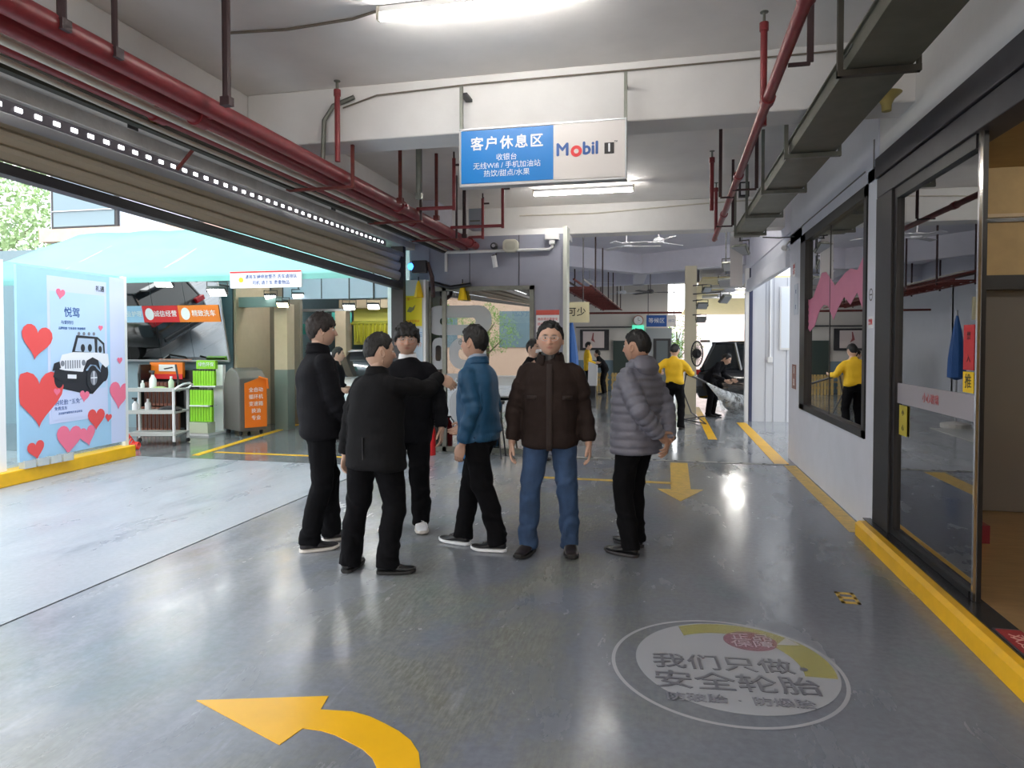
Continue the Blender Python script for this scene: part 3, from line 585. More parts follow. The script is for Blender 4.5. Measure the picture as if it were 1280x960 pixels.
# inside / behind the shop glass
struct('floor', M().box(-3.6, -1.4, 9.7, 14.0, .001, .012), mat('tile_floor', srgb(190, 190, 186), .3))
struct('wall_left', M().box(-1.86, -1.80, 9.7, 12.6, 0, 3.2), m_greyp)
dk = T('reception_counter', 'blue and green striped counter behind the man in the blue jacket', 'counter', (-2.4, 10.2, 0))
M().box(-2.9, -1.9, 10.1, 10.4, .62, .88).build('blue_band', mat('counter_blue', srgb(30, 96, 130), .4), dk, world=True)
M().box(-2.9, -1.9, 10.1, 10.4, .30, .62).build('green_band', mat('counter_green', srgb(96, 140, 92), .4), dk, world=True)
M().box(-2.9, -1.9, 10.1, 10.4, .012, .30).build('cream_band', mat('counter_cream', srgb(176, 178, 150), .4), dk, world=True)
st = T('bar_stool', 'dark metal stool in front of the glass beside the blue jacket man', 'stool', (-2.30, 9.12, 0))
M().lathe([(.001, .74), (.15, .74), (.16, .76), (.15, .78), (.001, .78)], (-2.30, 9.12, 0), 18).build('seat', m_dark, st, world=True, smooth=True)
for a in range(4):
    c_, s_ = math.cos(PI/4+a*PI/2), math.sin(PI/4+a*PI/2)
    M().tube([(-2.30+.1*c_, 9.12+.1*s_, .74), (-2.30+.2*c_, 9.12+.2*s_, 0)], .011, 8).build('leg', m_dark, st, world=True)
bn = T('bin', 'blue plastic bin with a yellow lid behind the blue jacket man', 'bin', (-2.60, 8.95, 0))
M().lathe([(.12, 0), (.15, .02), (.17, .30), (.172, .33), (.16, .33)], (-2.60, 8.95, 0), 20).build('tub', mat('bin_blue', srgb(40, 110, 165), .4), bn, world=True, smooth=True)
M().lathe([(.165, .33), (.14, .40), (.06, .44), (.001, .45)], (-2.60, 8.95, 0), 20).build('lid', m_yplastic, bn, world=True, smooth=True)
fe = T('fire_extinguisher', 'red fire extinguisher on the floor behind the man in the black suit', 'extinguisher', (-3.2, 9.1, 0))
M().lathe([(.055, 0), (.06, .02), (.06, .34), (.045, .39), (.02, .42), (.02, .45)], (-3.2, 9.1, 0), 18).build('cylinder', mat('ext_red', srgb(205, 30, 34), .3), fe, world=True, smooth=True)
M().box(-3.25, -3.15, 9.085, 9.115, .45, .475).build('handle', m_black, fe, world=True)
M().tube([(-3.16, 9.1, .44), (-3.12, 9.1, .40), (-3.125, 9.1, .2)], .01, 8).build('hose', m_rubber, fe, world=True)
# things on the grey panel above the glass
cable('wall_pipe', 'white pipe running across the grey panel above the shop glass', [(-3.10, 9.47, 2.62), (-3.10, 9.47, 2.88), (-3.08, 9.47, 2.90), (-1.58, 9.47, 2.90), (-1.54, 9.47, 2.93), (-1.54, 9.47, 3.06)], .022, m_white, 'pipe')
tag(M().box(-1.64, -1.44, 9.43, 9.5, 3.03, 3.115).box(-1.58, -1.50, 9.44, 9.5, 2.97, 3.03).build('junction_box', m_white, bevel=.006), 'white junction box at the upper right corner of the grey panel', 'box')
rl = T('round_speaker', 'cream rounded speaker box on the grey panel', 'speaker', (-2.13, 9.42, 2.96))
M().prism(rrect(-2.24, -2.02, 2.87, 3.05, .06), 9.40, 9.5, lambda u, v, h: (u, h, v)).build('speaker_shell', mat('cream_shell', srgb(206, 204, 188), .5), rl, world=True, bevel=.01)
M().prism(rrect(-2.21, -2.05, 2.90, 3.02, .05), 9.393, 9.40, lambda u, v, h: (u, h, v)).build('grille', mat('grille_cream', srgb(190, 188, 172), .6, bump=.6, bscale=200), rl, world=True)
vn = T('ventilation_box', 'grey metal ventilation box under the ceiling behind the red pipes', 'box', (-2.55, 9.0, 3.0))
M().box(-2.62, -2.44, 9.0, 9.18, 3.14, 3.42).build('casing', mat('vent_grey', srgb(170, 180, 190), .4), vn, world=True, bevel=.006)
M().box(-2.60, -2.46, 8.994, 9.0, 3.18, 3.20).box(-2.60, -2.46, 8.994, 9.0, 3.24, 3.26).build('louvre', m_galv, vn, world=True)
cm = T('security_camera', 'white security camera hanging at the middle of the grey panel', 'camera', (-2.35, 9.4, 2.7))
M().tube([(-2.35, 9.48, 2.86), (-2.35, 9.40, 2.80)], .014, 8).build('mount', m_dark, cm, world=True)
M().tube([(-2.36, 9.36, 2.82), (-2.34, 9.40, 2.66)], .035, 14).build('camera_body', m_white, cm, world=True, smooth=True)
M().lathe([(.03, 0), (.03, .008)], (-2.36, 9.352, 2.80), 14, 'Y').build('lens', m_black, cm, world=True)
cm = T('security_camera', 'small dark round camera beside the cream speaker box', 'camera', (-2.38, 9.42, 2.98))
M().lathe([(.055, 0), (.05, -.05), (.02, -.075)], (-2.38, 9.5, 2.97), 16, 'Y').build('camera_body', m_dark, cm, world=True, smooth=True)
M().lathe([(.024, -.08), (.024, -.07)], (-2.38, 9.5, 2.97), 12, 'Y').build('lens', m_alum, cm, world=True)
bl = T('warning_lamp', 'blue warning lamp glowing at the end of the roller shutter', 'lamp', (-3.42, 8.9, 2.62))
M().lathe([(.001, -.05), (.035, -.04), (.05, 0), (.035, .04), (.001, .05)], (-3.42, 8.9, 2.64), 16).build('lens', mat('blue_lens', (.02, .12, .8), .2, emit=(.05, .25, 1), estr=2.5), bl, world=True, smooth=True)
M().box(-3.36, -3.33, 8.96, 9.5, 2.64, 2.67).build('wall_arm', m_dark, bl, world=True)
M().box(-3.40, -3.20, 8.88, 8.96, 2.55, 2.72).build('housing', m_dark, bl, world=True)
M().tube([(-3.2, 8.95, 2.7), (-3.15, 9.0, 2.5), (-3.17, 9.1, 2.3), (-3.2, 9.2, 2.25)], .03, 8).build('cable_loop', m_rod, bl, world=True)
for i, (x, z, y) in enumerate(((-3.46, 2.34, 9.30), (-2.83, 2.30, 9.40))):
    b = T('warning_cone', ['yellow fabric warning cone hanging above the yellow poster', 'small yellow warning cone hanging at the top of the shop glass'][i], 'cone', (x, y, z))
    M().lathe([(.075, z-.1), (.07, z-.08), (.03, z+.10), (.012, z+.14)], (x, y, 0), 8).build('cone_cloth', m_yplastic, b, world=True)
    M().tube([(x, y, z+.13), (x, y, z+.20)], .008, 6).build('loop', m_dark, b, world=True)
tag(M().tube([(-3.25, 9.35, 2.45), (-3.0, 9.36, 2.38), (-2.7, 9.37, 2.42)], .03, 8).build('cable_bundle', m_black), 'bundle of black cables at the top left of the shop glass', 'cable')
no = T('notice', 'white notice with red header on the grey panel behind the man in brown', 'notice', (-1.60, 9.49, 1.8))
M().box(-1.77, -1.44, 9.488, 9.5, 1.60, 2.05).build('white_sheet', m_prw, no, world=True)
M().box(-1.77, -1.44, 9.485, 9.488, 1.98, 2.05).build('red_header', mat('notice_red', srgb(210, 90, 80), .5), no, world=True)
for z in (1.92, 1.85, 1.78): text('lettering', '进店请注意安全', .042, m_logo_r, no, (-1.605, 9.484, z), X_, Z_)
# ------------------------------------------------------------ left yard: kerb, glass, poster
kb = struct('trim_30', M().prism([(-6.98, 5.6), (-7.20, 8.10), (-7.42, 8.10), (-7.20, 5.6)], 0, .16, lambda u, v, h: (u, v, h)).prism([(-6.78, 3.0), (-6.98, 5.6), (-7.20, 5.6), (-7.0, 3.0)], 0, .16, lambda u, v, h: (u, v, h)), m_yel, bevel=.01)
gp = struct('window_4', M().box(-7.16, -7.10, 5.98, 6.10, .16, 2.5).box(-7.34, -7.28, 8.0, 8.06, .16, 2.5), m_white)
M().prism([(-7.10, 3.5), (-7.32, 8.0), (-7.327, 8.0), (-7.107, 3.5)], .16, 2.5, lambda u, v, h: (u, v, h)).build('pane', m_glass, gp)
# poster stands just inside the glass, 0.03 m thick light-weight board
pa = Vector((-7.07, 6.20, 0)); pb = Vector((-7.24, 7.93, 0)); pu = (pb-pa).normalized(); pn = Vector((pu.y, -pu.x, 0))
PW = (pb-pa).length
pf = plane_f((pa.x, pa.y, 0), pu, Z_, pn)
ps = T('banner_stand', 'pale blue heart-strewn banner with an off-road car, standing on the yellow kerb', 'banner', (-7.15, 7.05, .16))
m_pblue = mat('banner_blue', srgb(164, 205, 236), .5, nz=.02); m_ppale = mat('banner_pale', srgb(186, 214, 244), .5)
m_pink = mat('heart_pink', srgb(242, 120, 150), .5); m_hred = mat('heart_red', srgb(232, 84, 84), .5); m_lilac = mat('banner_lilac', srgb(205, 214, 246), .5)
def rect(mb, x0, x1, z0, z1, h0, h1): return mb.prism([(x0, z0), (x1, z0), (x1, z1), (x0, z1)], h0, h1, pf)
rect(M(), 0, PW, .24, 2.46, 0, .03).build('board', m_pblue, ps, world=True)
rect(M(), PW-.28, PW, .24, 2.46, .03, .032).build('pale_margin', m_lilac, ps, world=True)
rect(M(), .42, PW-.34, .62, 2.38, .03, .033).build('white_frame', m_lilac, ps, world=True)
rect(M(), .46, PW-.38, .66, 2.20, .033, .035).build('inner_panel', m_ppale, ps, world=True)
rect(M(), .46, PW-.38, .66, 1.0, .035, .036).build('white_ground', m_lilac, ps, world=True)
def heart(cx, cz, s, m, h=.038, tilt=0):
    p = []
    for k in range(28):
        a = 2*PI*k/28; x = 16*math.sin(a)**3/16; z = (13*math.cos(a)-5*math.cos(2*a)-2*math.cos(3*a)-math.cos(4*a))/16
        p.append((cx+s*(x*math.cos(tilt)-z*math.sin(tilt)), cz+s*(x*math.sin(tilt)+z*math.cos(tilt))))
    p = [(min(max(u, 0.002), PW-.002), max(v, .245)) for u, v in p]
    M().prism(p, h, h+.002, pf).build('heart', m, ps, world=True)
for a in ((.62, 2.18, .07, m_pink), (.26, 1.62, .22, m_hred), (1.28, 1.78, .04, m_pink), (1.63, 1.35, .05, m_pink), (.28, .98, .36, m_hred), (1.62, .90, .2, m_pink), (.22, .36, .12, m_hred), (.72, .42, .20, m_pink), (1.02, .42, .14, m_pink), (1.18, .62, .15, m_hred), (.98, .92, .08, m_pink), (.54, 1.0, .05, m_pink), (1.40, .60, .06, m_hred)):
    heart(*a[:3], a[3], .0365 + .0005*random.random(), random.uniform(-.2, .2))
text('title', '悦驾', .13, m_logo_b, ps, pf(.80, 1.95, .0365), pu, Z_, bold=.001)
text('subtitle', '与爱同行', .05, m_logo_b, ps, pf(.72, 1.83, .0365), pu, Z_)
text('subtitle', '品牌轮胎 专业洗美 快速保养', .035, m_logo_b, ps, pf(.80, 1.76, .0365), pu, Z_)
text('logo', '礼遇', .08, m_dark, ps, pf(1.28, 2.28, .0365), pu, Z_)
text('caption', '购轮胎 “五免”', .07, m_logo_b, ps, pf(.72, .86, .0365), pu, Z_)
text('caption', '免费洗车', .05, m_logo_b, ps, pf(.60, .79, .0365), pu, Z_)
text('caption', '活动最终解释权归本店所有', .032, m_logo_b, ps, pf(.75, .73, .0365), pu, Z_)
# printed off-road car: flat layers
def lay(name, polys, m, h):
    mb = M()
    for p in polys: mb.prism(p, h, h+.0012, pf)
    return mb.build(name, m, ps, world=True)
def disc2(cx, cz, rx, rz, n=24): return [(cx+rx*math.cos(2*PI*k/n), cz+rz*math.sin(2*PI*k/n)) for k in range(n)]
jk = mat('print_dark', srgb(42, 44, 52), .5); jw = mat('print_body', srgb(236, 238, 246), .5); jg = mat('print_grey', srgb(130, 134, 146), .5)
lay('car_shadow', [[(.50, 1.06), (.95, .95), (1.12, .93), (1.38, 1.12), (1.2, 1.25), (.7, 1.2)]], jk, .037)
lay('car_wheel', [disc2(.575, 1.16, .075, .12)], jk, .0385); lay('car_wheel', [disc2(1.335, 1.20, .07, .12)], jk, .0385)
lay('car_roof_frame', [[(.78, 1.46), (.86, 1.68), (1.22, 1.66), (1.34, 1.58), (1.35, 1.42), (1.2, 1.40)]], jk, .0385)
lay('car_window', [[(.83, 1.48), (.885, 1.645), (1.16, 1.635), (1.17, 1.46)], [(1.21, 1.45), (1.215, 1.63), (1.31, 1.56), (1.32, 1.45)]], mat('print_glass', srgb(176, 196, 220), .5), .040)
lay('car_seat', [disc2(.96, 1.52, .035, .05, 12), disc2(1.08, 1.52, .035, .05, 12), disc2(1.26, 1.5, .03, .045, 12)], jk, .0415)
lay('car_body', [[(.56, 1.30), (.62, 1.44), (.80, 1.47), (1.18, 1.46), (1.40, 1.44), (1.42, 1.30), (1.36, 1.26), (1.22, 1.36), (1.05, 1.34), (.98, 1.22), (.62, 1.22)]], jw, .0415)
lay('car_bumper', [[(.48, 1.18), (.52, 1.28), (.66, 1.25), (.95, 1.22), (1.0, 1.28), (1.02, 1.16), (.9, 1.11), (.6, 1.12)]], jk, .043)
lay('car_fender', [[(.96, 1.24), (1.02, 1.36), (1.12, 1.40), (1.22, 1.36), (1.26, 1.22), (1.18, 1.30), (1.08, 1.31), (1.0, 1.24)]], jk, .043)
lay('car_fender', [[(.47, 1.25), (.50, 1.34), (.58, 1.36), (.60, 1.28)]], jk, .043)
lay('car_grille', [[(.665+.038*k, 1.27), (.683+.038*k, 1.27), (.683+.038*k, 1.37), (.665+.038*k, 1.37)] for k in range(7)], jg, .043)
lay('car_headlight', [disc2(.625, 1.335, .03, .035, 16), disc2(.965, 1.335, .032, .037, 16)], jg, .0445)
lay('car_wheel', [disc2(1.12, 1.13, .105, .165)], jk, .0445)
lay('car_rim', [disc2(1.135, 1.135, .058, .095)], jg, .046)
lay('car_rim_spokes', [[(1.13, 1.05), (1.14, 1.05), (1.145, 1.22), (1.125, 1.22)], [(1.08, 1.13), (1.08, 1.145), (1.19, 1.145), (1.19, 1.13)]], jw, .0475)
lay('car_plate', [[(.70, 1.15), (.84, 1.14), (.84, 1.19), (.70, 1.20)]], jw, .0455)
lay('roof_lamp', [disc2(.90+.085*k, 1.70, .022, .022, 12) for k in range(4)], jg, .040)
# small translucent crates stacked behind the glass, under the banner
for k in range(4):
    b = T('clear_crate', 'small clear plastic crate under the banner, %s from the left' % ['first', 'second', 'third', 'fourth'][k], 'crate', (-7.16+.005, 6.25+k*.17, .16), group='clear crates on the kerb')
    M().box(-7.0, -6.995, 0, .14, 0, .09).box(-7.08, -7.0, 0, .005, 0, .09).box(-7.08, -7.0, .135, .14, 0, .09).box(-7.08, -7.0, 0, .14, 0, .005).build('crate_shell', film('crate_clear', srgb(205, 212, 214), .6, .3), b).location = (7.13, 0, 0)
# ------------------------------------------------------------ teal awning
aw = T('awning', 'pale teal canvas awning over the car wash bay, seen at the left', 'awning', (-7, 8.3, 2.5))
rows = []
for j in range(9):
    t = j/8; y = 8.3+1.8*t; z = 2.50+1.0*t
    rows.append([(-11.0+(.9*t)+x*(7.2-.9*t)/24, y, z+.02*math.sin(x*1.7+j)*math.sin(j*.7) - .05*math.sin(PI*t)) for x in range(25)])
aa = M().grid(rows).build('canvas', m_teal, aw, world=True, smooth=True)
sm = aa.modifiers.new('s', 'SOLIDIFY'); sm.thickness = .012
M().box(-11.0, -3.8, 8.29, 8.305, 2.44, 2.51).build('valance', m_teal, aw, world=True)
M().tube([(-11.0, 8.32, 2.50), (-3.8, 8.32, 2.50)], .02, 8).tube([(-10.1, 10.12, 3.48), (-3.8, 10.12, 3.48)], .02, 8).build('front_bar', m_alum, aw, world=True)
for x in (-9, -7.2, -5.4): M().tube([(x, 8.33, 2.48), (x+.02, 10.1, 3.44)], .016, 8).build('rafter', m_alum, aw, world=True)
ss = T('hanging_notice', 'white notice board with a yellow spot hanging from the awning edge', 'sign', (-5.25, 8.25, 2.33))
M().box(-5.79, -4.72, 8.25, 8.28, 2.33, 2.55).build('white_board', m_prw, ss, world=True)
M().box(-5.79, -4.72, 8.245, 8.25, 2.535, 2.555).build('red_edge', m_logo_r, ss, world=True)
M().lathe([(.035, 0), (.035, .003)], (-5.62, 8.243, 2.44), 16, 'Y').build('yellow_spot', m_yplastic, ss, world=True)
text('lettering', '请将车辆停放整齐 洗车请排队', .062, m_logo_b, ss, (-5.17, 8.247, 2.475), X_, Z_, sx=.95)
text('lettering', '司机 请下车 贵重物品', .062, m_logo_b, ss, (-5.17, 8.247, 2.395), X_, Z_, sx=.95)
# ------------------------------------------------------------ building above and behind
bd = T('building', 'pale building with dark windows above the teal awning', 'building', (-8, 12, 0))
m_lav2 = mat('outer_wall', srgb(205, 212, 226), .7); m_peach = mat('peach_ledge', srgb(226, 196, 172), .8, nz=.1)
M().box(-12.8, -3.7, 12.1, 12.5, 3.5, 9).build('wall', m_lav2, bd, world=True)
M().box(-12.9, -3.7, 11.9, 12.15, 3.72, 3.98).build('ledge', m_peach, bd, world=True)
for x0 in (-12.72, -9.3):
    f = M().box(x0, x0+1.65, 12.04, 12.1, 3.98, 5.4).build('window', m_dark, bd, world=True)
    M().box(x0+.06, x0+1.58, 12.03, 12.045, 4.05, 5.35).build('pane', mat('far_pane', srgb(128, 150, 160), .15), bd, world=True)
    M().box(x0+.05, x0+1.60, 12.0, 12.04, 4.36, 4.38).build('rail', m_alum, bd, world=True)
# lane walls
struct('wall_back', M().box(-13, -7.60, 10.92, 11.05, 0, 3.4), m_blugrey)
struct('wall_back', M().box(-8.6, -6.9, 12.0, 12.1, 0, 3.2), m_dbeige)
struct('wall_left', M().box(-7.62, -7.55, 10.92, 12.0, 0, 3.2), m_beige)
struct('trim_31', M().box(-7.56, -6.68, 11.0, 11.2, 2.24, 2.42), mat('lintel_green', srgb(120, 145, 140), .5))
struct('trim_32', M().box(-6.96, -6.70, 11.2, 11.45, 1.1, 2.3), m_beige)
struct('trim_33', M().box(-6.96, -6.70, 11.2, 11.45, 0, 1.1), mat('col_grey', srgb(122, 130, 122), .6))
struct('ceiling', M().box(-11, -3.62, 10.1, 24, 3.2, 3.3), mat('lane_ceiling', srgb(150, 170, 182), .7))
struct('wall_back', M().box(-6.66, -3.95, 11.0, 11.15, 2.37, 3.2), mat('blue_fascia', srgb(176, 192, 208), .5, nz=.03))
for x in (-5.9, -4.9): struct('trim_34', M().box(x-.006, x+.006, 10.99, 11.0, 2.37, 3.2), m_dark)
struct('trim_35', M().box(-4.25, -4.02, 10.4, 10.6, 0, 3.2).box(-4.36, -4.30, 10.3, 10.4, 0, 3.2), m_white)
# mirror of four panels, leaning forward
mr = T('wall_mirror', 'large leaning mirror of joined panels on the car wash wall, reflecting a black car', 'mirror', (-8.85, 10.75, 1.28))
tl = math.radians(13)
def mp(u, v, h): return (u, 10.72 - v*math.sin(tl) + h*math.cos(tl), 1.28 + v*math.cos(tl) + h*math.sin(tl))
for k in range(4):
    x0 = -10.3+k*.68
    M().prism([(x0+.004, 0), (x0+.676, 0), (x0+.676, 1.46), (x0+.004, 1.46)], 0, .012, mp).build('mirror_panel', m_mirror, mr, world=True)
M().prism([(-10.32, -.03), (-7.56, -.03), (-7.56, 0), (-10.32, 0)], -.01, .03, mp).prism([(-7.58, 0), (-7.55, 0), (-7.55, 1.48), (-7.58, 1.48)], -.01, .03, mp).build('mirror_frame', m_alum, mr, world=True)
for y0, x in ((1.2, -10), (1.2, -7.7)): M().box(x-.02, x+.02, 10.42, 10.92, 2.6, 2.63).build('stay', m_dark, mr, world=True)
bnn = [('blue', srgb(40, 84, 170), -10.3, -9.16, '品质服务 专业护理'), ('red', srgb(214, 40, 44), -9.16, -8.42, '诚信经营'), ('orange', srgb(240, 130, 40), -8.42, -7.60, '精致洗车')]
for nm, cc, x0, x1, s in bnn:
    b = T('mirror_banner', '%s advertising banner across the leaning mirror' % nm, 'banner', ((x0+x1)/2, 10.4, 2.1))
    M().prism([(x0, .70), (x1, .70), (x1, 1.0), (x0, 1.0)], -.012, -.004, mp).build('banner_sheet', mat('banner_'+nm, cc, .5), b, world=True)
    if nm != 'blue':
        M().prism([(x0+.14+.09*math.cos(2*PI*k/20), .85+.11*math.sin(2*PI*k/20)) for k in range(20)], -.015, -.012, mp).build('emblem', m_prw, b, world=True)
    o_ = mp((x0+x1)/2 + (.1 if nm != 'blue' else .1), .85, -.018)
    text('lettering', s, .12 if nm != 'blue' else .11, m_prw, b, o_, X_, (0, -math.sin(tl), math.cos(tl)), bold=.001)
# flood lights under the canopy
def floodlight(x, y, z, lab, m=m_flood, s=1., rot=0., tilt=.9, group=None, lit=True, arm=None):
    f = T('floodlight', lab, 'floodlight', (x, y, z), rot, group)
    R = Matrix.Rotation(tilt, 3, 'X')
    M().box(-.13*s, .13*s, -.025*s, .025*s, -.09*s, .09*s, R).build('housing', m_dark if lit else m_galv, f, bevel=.004)
    M().box(-.115*s, .115*s, -.034*s, -.025*s, -.075*s, .075*s, R).build('lens', m if lit else m_alum, f)
    if arm: M().tube([(0, 0, .14*s), arm], .012, 6).build('mount_arm', m_dark, f)
    M().box(-.15*s, -.14*s, -.01, .01, -.02, .14*s).box(.14*s, .15*s, -.01, .01, -.02, .14*s).box(-.15*s, .15*s, -.01, .01, .13*s, .145*s).build('yoke', m_dark, f)
    return f
for i, (x, y, z, w) in enumerate(((-8.30, 10.0, 2.62, 0), (-7.26, 10.0, 2.45, 0), (-6.9, 11.0, 2.42, 0), (-6.6, 10.9, 2.28, 1), (-5.3, 10.85, 2.22, 0), (-4.85, 10.85, 2.22, 0), (-6.35, 11.0, 2.43, 0))):
    floodlight(x, y, z, ['lit floodlight above the leaning mirror, left one', 'lit floodlight above the right end of the mirror', 'lit floodlight over the beige doorway', 'warm yellow glowing floodlight behind the leftmost man', 'lit floodlight above the yellow brush, left of two', 'lit floodlight above the yellow brush, right of two', 'small lit floodlight right of the warm one'][i], m_floodw if w else m_flood, 1.15 if i < 2 else .8, rot=.3, tilt=1.0, arm=(0, .15 if i < 2 else 0, 3.2-z))
# racks, packs, cart, machine
rk = T('display_rack', 'black display rack with an orange and red header board, against the wall', 'rack', (-8.75, 10.5, 0))
M().box(-9.12, -9.08, 10.35, 10.75, 0, 1.20).box(-8.2, -8.16, 10.35, 10.75, 0, .9).box(-9.12, -8.16, 10.7, 10.75, .05, 1.1).build('rack_frame', m_black, rk, world=True)
M().box(-9.10, -8.42, 10.60, 10.66, .96, 1.24).build('header_board', m_orange, rk, world=True)
M().box(-9.10, -8.42, 10.592, 10.60, .94, 1.03).build('red_strip', m_logo_r, rk, world=True)
M().box(-8.9, -8.55, 10.585, 10.592, 1.08, 1.20).build('white_print', m_signw, rk, world=True)
M().prism([(-8.8, 1.13), (-8.62, 1.16), (-8.6, 1.14), (-8.78, 1.11)], 10.58, 10.585, lambda u, v, h: (u, h, v)).build('wiper_print', m_blk, rk, world=True)
M().tube([(-9.1, 10.35, 1.2), (-8.95, 10.15, 1.05), (-8.85, 10.05, .8)], .018, 6).tube([(-8.4, 10.4, 1.2), (-8.2, 10.2, 1.0), (-8.1, 10.1, .75)], .018, 6).build('side_rail', m_black, rk, world=True)
for z in (.9, .45): M().box(-9.1, -8.16, 10.25 if z < .5 else 10.45, 10.7, z-.012, z).build('shelf', m_black, rk, world=True)
ORD = ['first', 'second', 'third', 'fourth', 'fifth', 'sixth', 'seventh', 'eighth', 'ninth', 'tenth', 'eleventh']
pk0 = T('wiper_pack', 'brown hanging pack, first from the left on the upper tier of the black rack', 'pack', (-9.02, 10.42, .47), group='brown packs on the black rack')
M().box(-.032, .032, -.02, .02, 0, .42).build('carton', m_brownp, pk0, bevel=.004); M().box(-.022, .022, -.024, -.02, .05, .36).build('blade_window', mat('pack_dark', srgb(60, 40, 36), .3), pk0)
k = 0
for j in range(11):
    for (y, z) in ((10.42, .47), (10.22, .05)):
        if j == 0 and z > .3: continue
        if z > .3 and j > 7: continue
        dup(pk0, (-9.02+j*.08, y, z), label='brown hanging pack, %s from the left on the %s tier of the black rack' % (ORD[j], 'upper' if z > .3 else 'lower'))
gr = T('display_rack', 'white stepped rack of green packs left of the orange machine', 'rack', (-7.9, 10.5, 0))
M().box(-8.1, -7.62, 10.62, 10.70, 0, 1.2).box(-8.1, -7.62, 10.40, 10.65, .82, .84).box(-7.98, -7.58, 10.16, 10.40, .50, .52).box(-7.98, -7.58, 10.16, 10.64, .0, .04).build('rack_frame', m_white, gr, world=True)
M().box(-8.1, -7.72, 10.55, 10.62, 1.13, 1.28).build('header_board', m_green, gr, world=True)
text('lettering', '绿色环保', .08, m_prw, gr, (-7.9, 10.54, 1.205), X_, Z_)
gp0 = T('green_pack', 'lime green pack, first from the left on the top shelf of the white rack', 'pack', (-8.05, 10.45, .84), group='green packs on the white rack')
M().box(-.024, .024, -.03, .03, 0, .26).build('carton', m_green, gp0, bevel=.003); M().box(-.02, .02, -.02, .02, .26, .285).build('cap', m_blk, gp0)
for j in range(8):
    for sh_, (y, z, x) in enumerate(((10.45, .84, -8.05), (10.24, .235, -7.95), (10.24, .52, -7.95))):
        if j or sh_: dup(gp0, (x+j*.054, y, z), label='lime green pack, %s from the left on the %s shelf of the white rack' % (ORD[j], ['top', 'bottom', 'middle'][sh_]))
tag(M().box(-7.98, -7.58, 10.14, 10.34, .045, .225).build('carton_box', mat('carton_pale', srgb(200, 205, 180), .5)), 'pale low carton at the foot of the green pack rack', 'box')
# orange machine
om = T('service_machine', 'grey wheeled machine with an orange lettered front panel', 'machine', (-7.12, 10.55, 0), math.radians(58))
side = [(.36, .08), (-.28, .08), (-.28, .98), (-.14, 1.12), (.08, 1.16), (.28, 1.06), (.36, .86)]
M().prism(side, -.24, .24, lambda u, v, h: (h, u, v)).build('cabinet', mat('machine_grey', srgb(96, 92, 88), .45), om, bevel=.02)
M().prism([(-.15, .14), (.24, .14), (.24, .96), (.14, 1.0), (-.15, .90)], -.30, -.285, lambda u, v, h: (u, h, v)).build('front_panel', m_orange, om)
for z, s in ((.78, '全自动'), (.66, '循环机'), (.54, '变速箱'), (.42, '换油'), (.3, '专业')): text('lettering', s, .085, m_prw, om, (.045, -.302, z), X_, Z_, world=False)
M().tube([(.10, -.29, 1.0), (.22, -.36, .96), (.24, -.35, .80)], .018, 8).build('handle', m_orange, om)
for a in (-.18, .18):
    for b in (-.2, .28): M().lathe([(.04, -.015), (.045, 0), (.04, .015)], (a, b, .045), 12, 'X').build('wheel', m_rubber, om)
# tool cart
ct = T('tool_cart', 'grey three-tier tool cart beside the banner', 'cart', (-7.55, 9.0, 0))
Rc = Matrix.Rotation(.25, 3, 'Z')
for z in (.16, .50, .84):
    M().box(-.40, .40, -.26, .26, z, z+.03, Rc, (-7.75, 9.15, 0)).box(-.40, .40, -.26, -.245, z+.03, z+.06, Rc, (-7.75, 9.15, 0)).build('tray', mat('cart_grey', srgb(172, 174, 170), .45), ct, world=True, bevel=.004)
for sx in (-.38, .38):
    for sy in (-.24, .24):
        p = Rc @ Vector((sx, sy, 0)) + Vector((-7.75, 9.15, 0))
        M().tube([(p.x, p.y, .07), (p.x, p.y, .88)], .022, 10).build('post', mat('cart_post', srgb(205, 205, 205), .4), ct, world=True)
        M().lathe([(.03, -.012), (.034, 0), (.03, .012)], (p.x, p.y, .035), 12, 'Y').build('wheel', m_rubber, ct, world=True)
p0 = [Rc @ Vector(q) + Vector((-7.75, 9.15, 0)) for q in ((.38, -.24, .86), (.46, -.24, .92), (.48, -.1, .95), (.48, .1, .95), (.46, .24, .92), (.38, .24, .86))]
M().tube(p0, .018, 8).build('handle', m_white, ct, world=True)
def bottle(x, y, z, lab, m, h=.2, r=.035, spray=False, grp=None):
    b = T('bottle', lab, 'bottle', (x, y, z), 0, grp)
    M().lathe([(r*.9, 0), (r, .01), (r, h*.6), (r*.45, h*.78), (r*.4, h*.86)], (0, 0, 0), 14).build('flask', m, b, smooth=True)
    c = M().lathe([(r*.45, h*.86), (r*.45, h)], (0, 0, 0), 12)
    if spray: c.box(-r*1.2, r*.6, -.01, .01, h, h+.03)
    c.build('cap', m_dark if spray else m_white, b)
bottle(-7.72, 9.05, .87, 'white spray bottle standing tallest on the tool cart', m_white, .26, .05, True)
bottle(-7.45, 9.12, .87, 'pale green bottle at the handle end of the tool cart', mat('pale_green', srgb(190, 210, 180), .4), .2, .04)
bottle(-7.95, 9.1, .87, 'small clear bottle at the banner side of the tool cart', mat('clearish', srgb(200, 205, 200), .3), .13, .03)
for i, (x, y) in enumerate(((-8.0, 9.0), (-7.9, 9.15))): bottle(x, y, .53, 'white bottle on the middle tray of the cart, %s' % ['nearer', 'behind the nearer one'][i], m_white, .18, .045, i == 0)
tg = T('rag_pile', 'crumpled dark rags on the middle tray of the tool cart', 'rag', (-7.5, 9.15, .53))
M().lathe([(.16, 0), (.18, .03), (.12, .06), (.03, .08)], (0, 0, 0), 11).build('cloth', m_dark, tg)
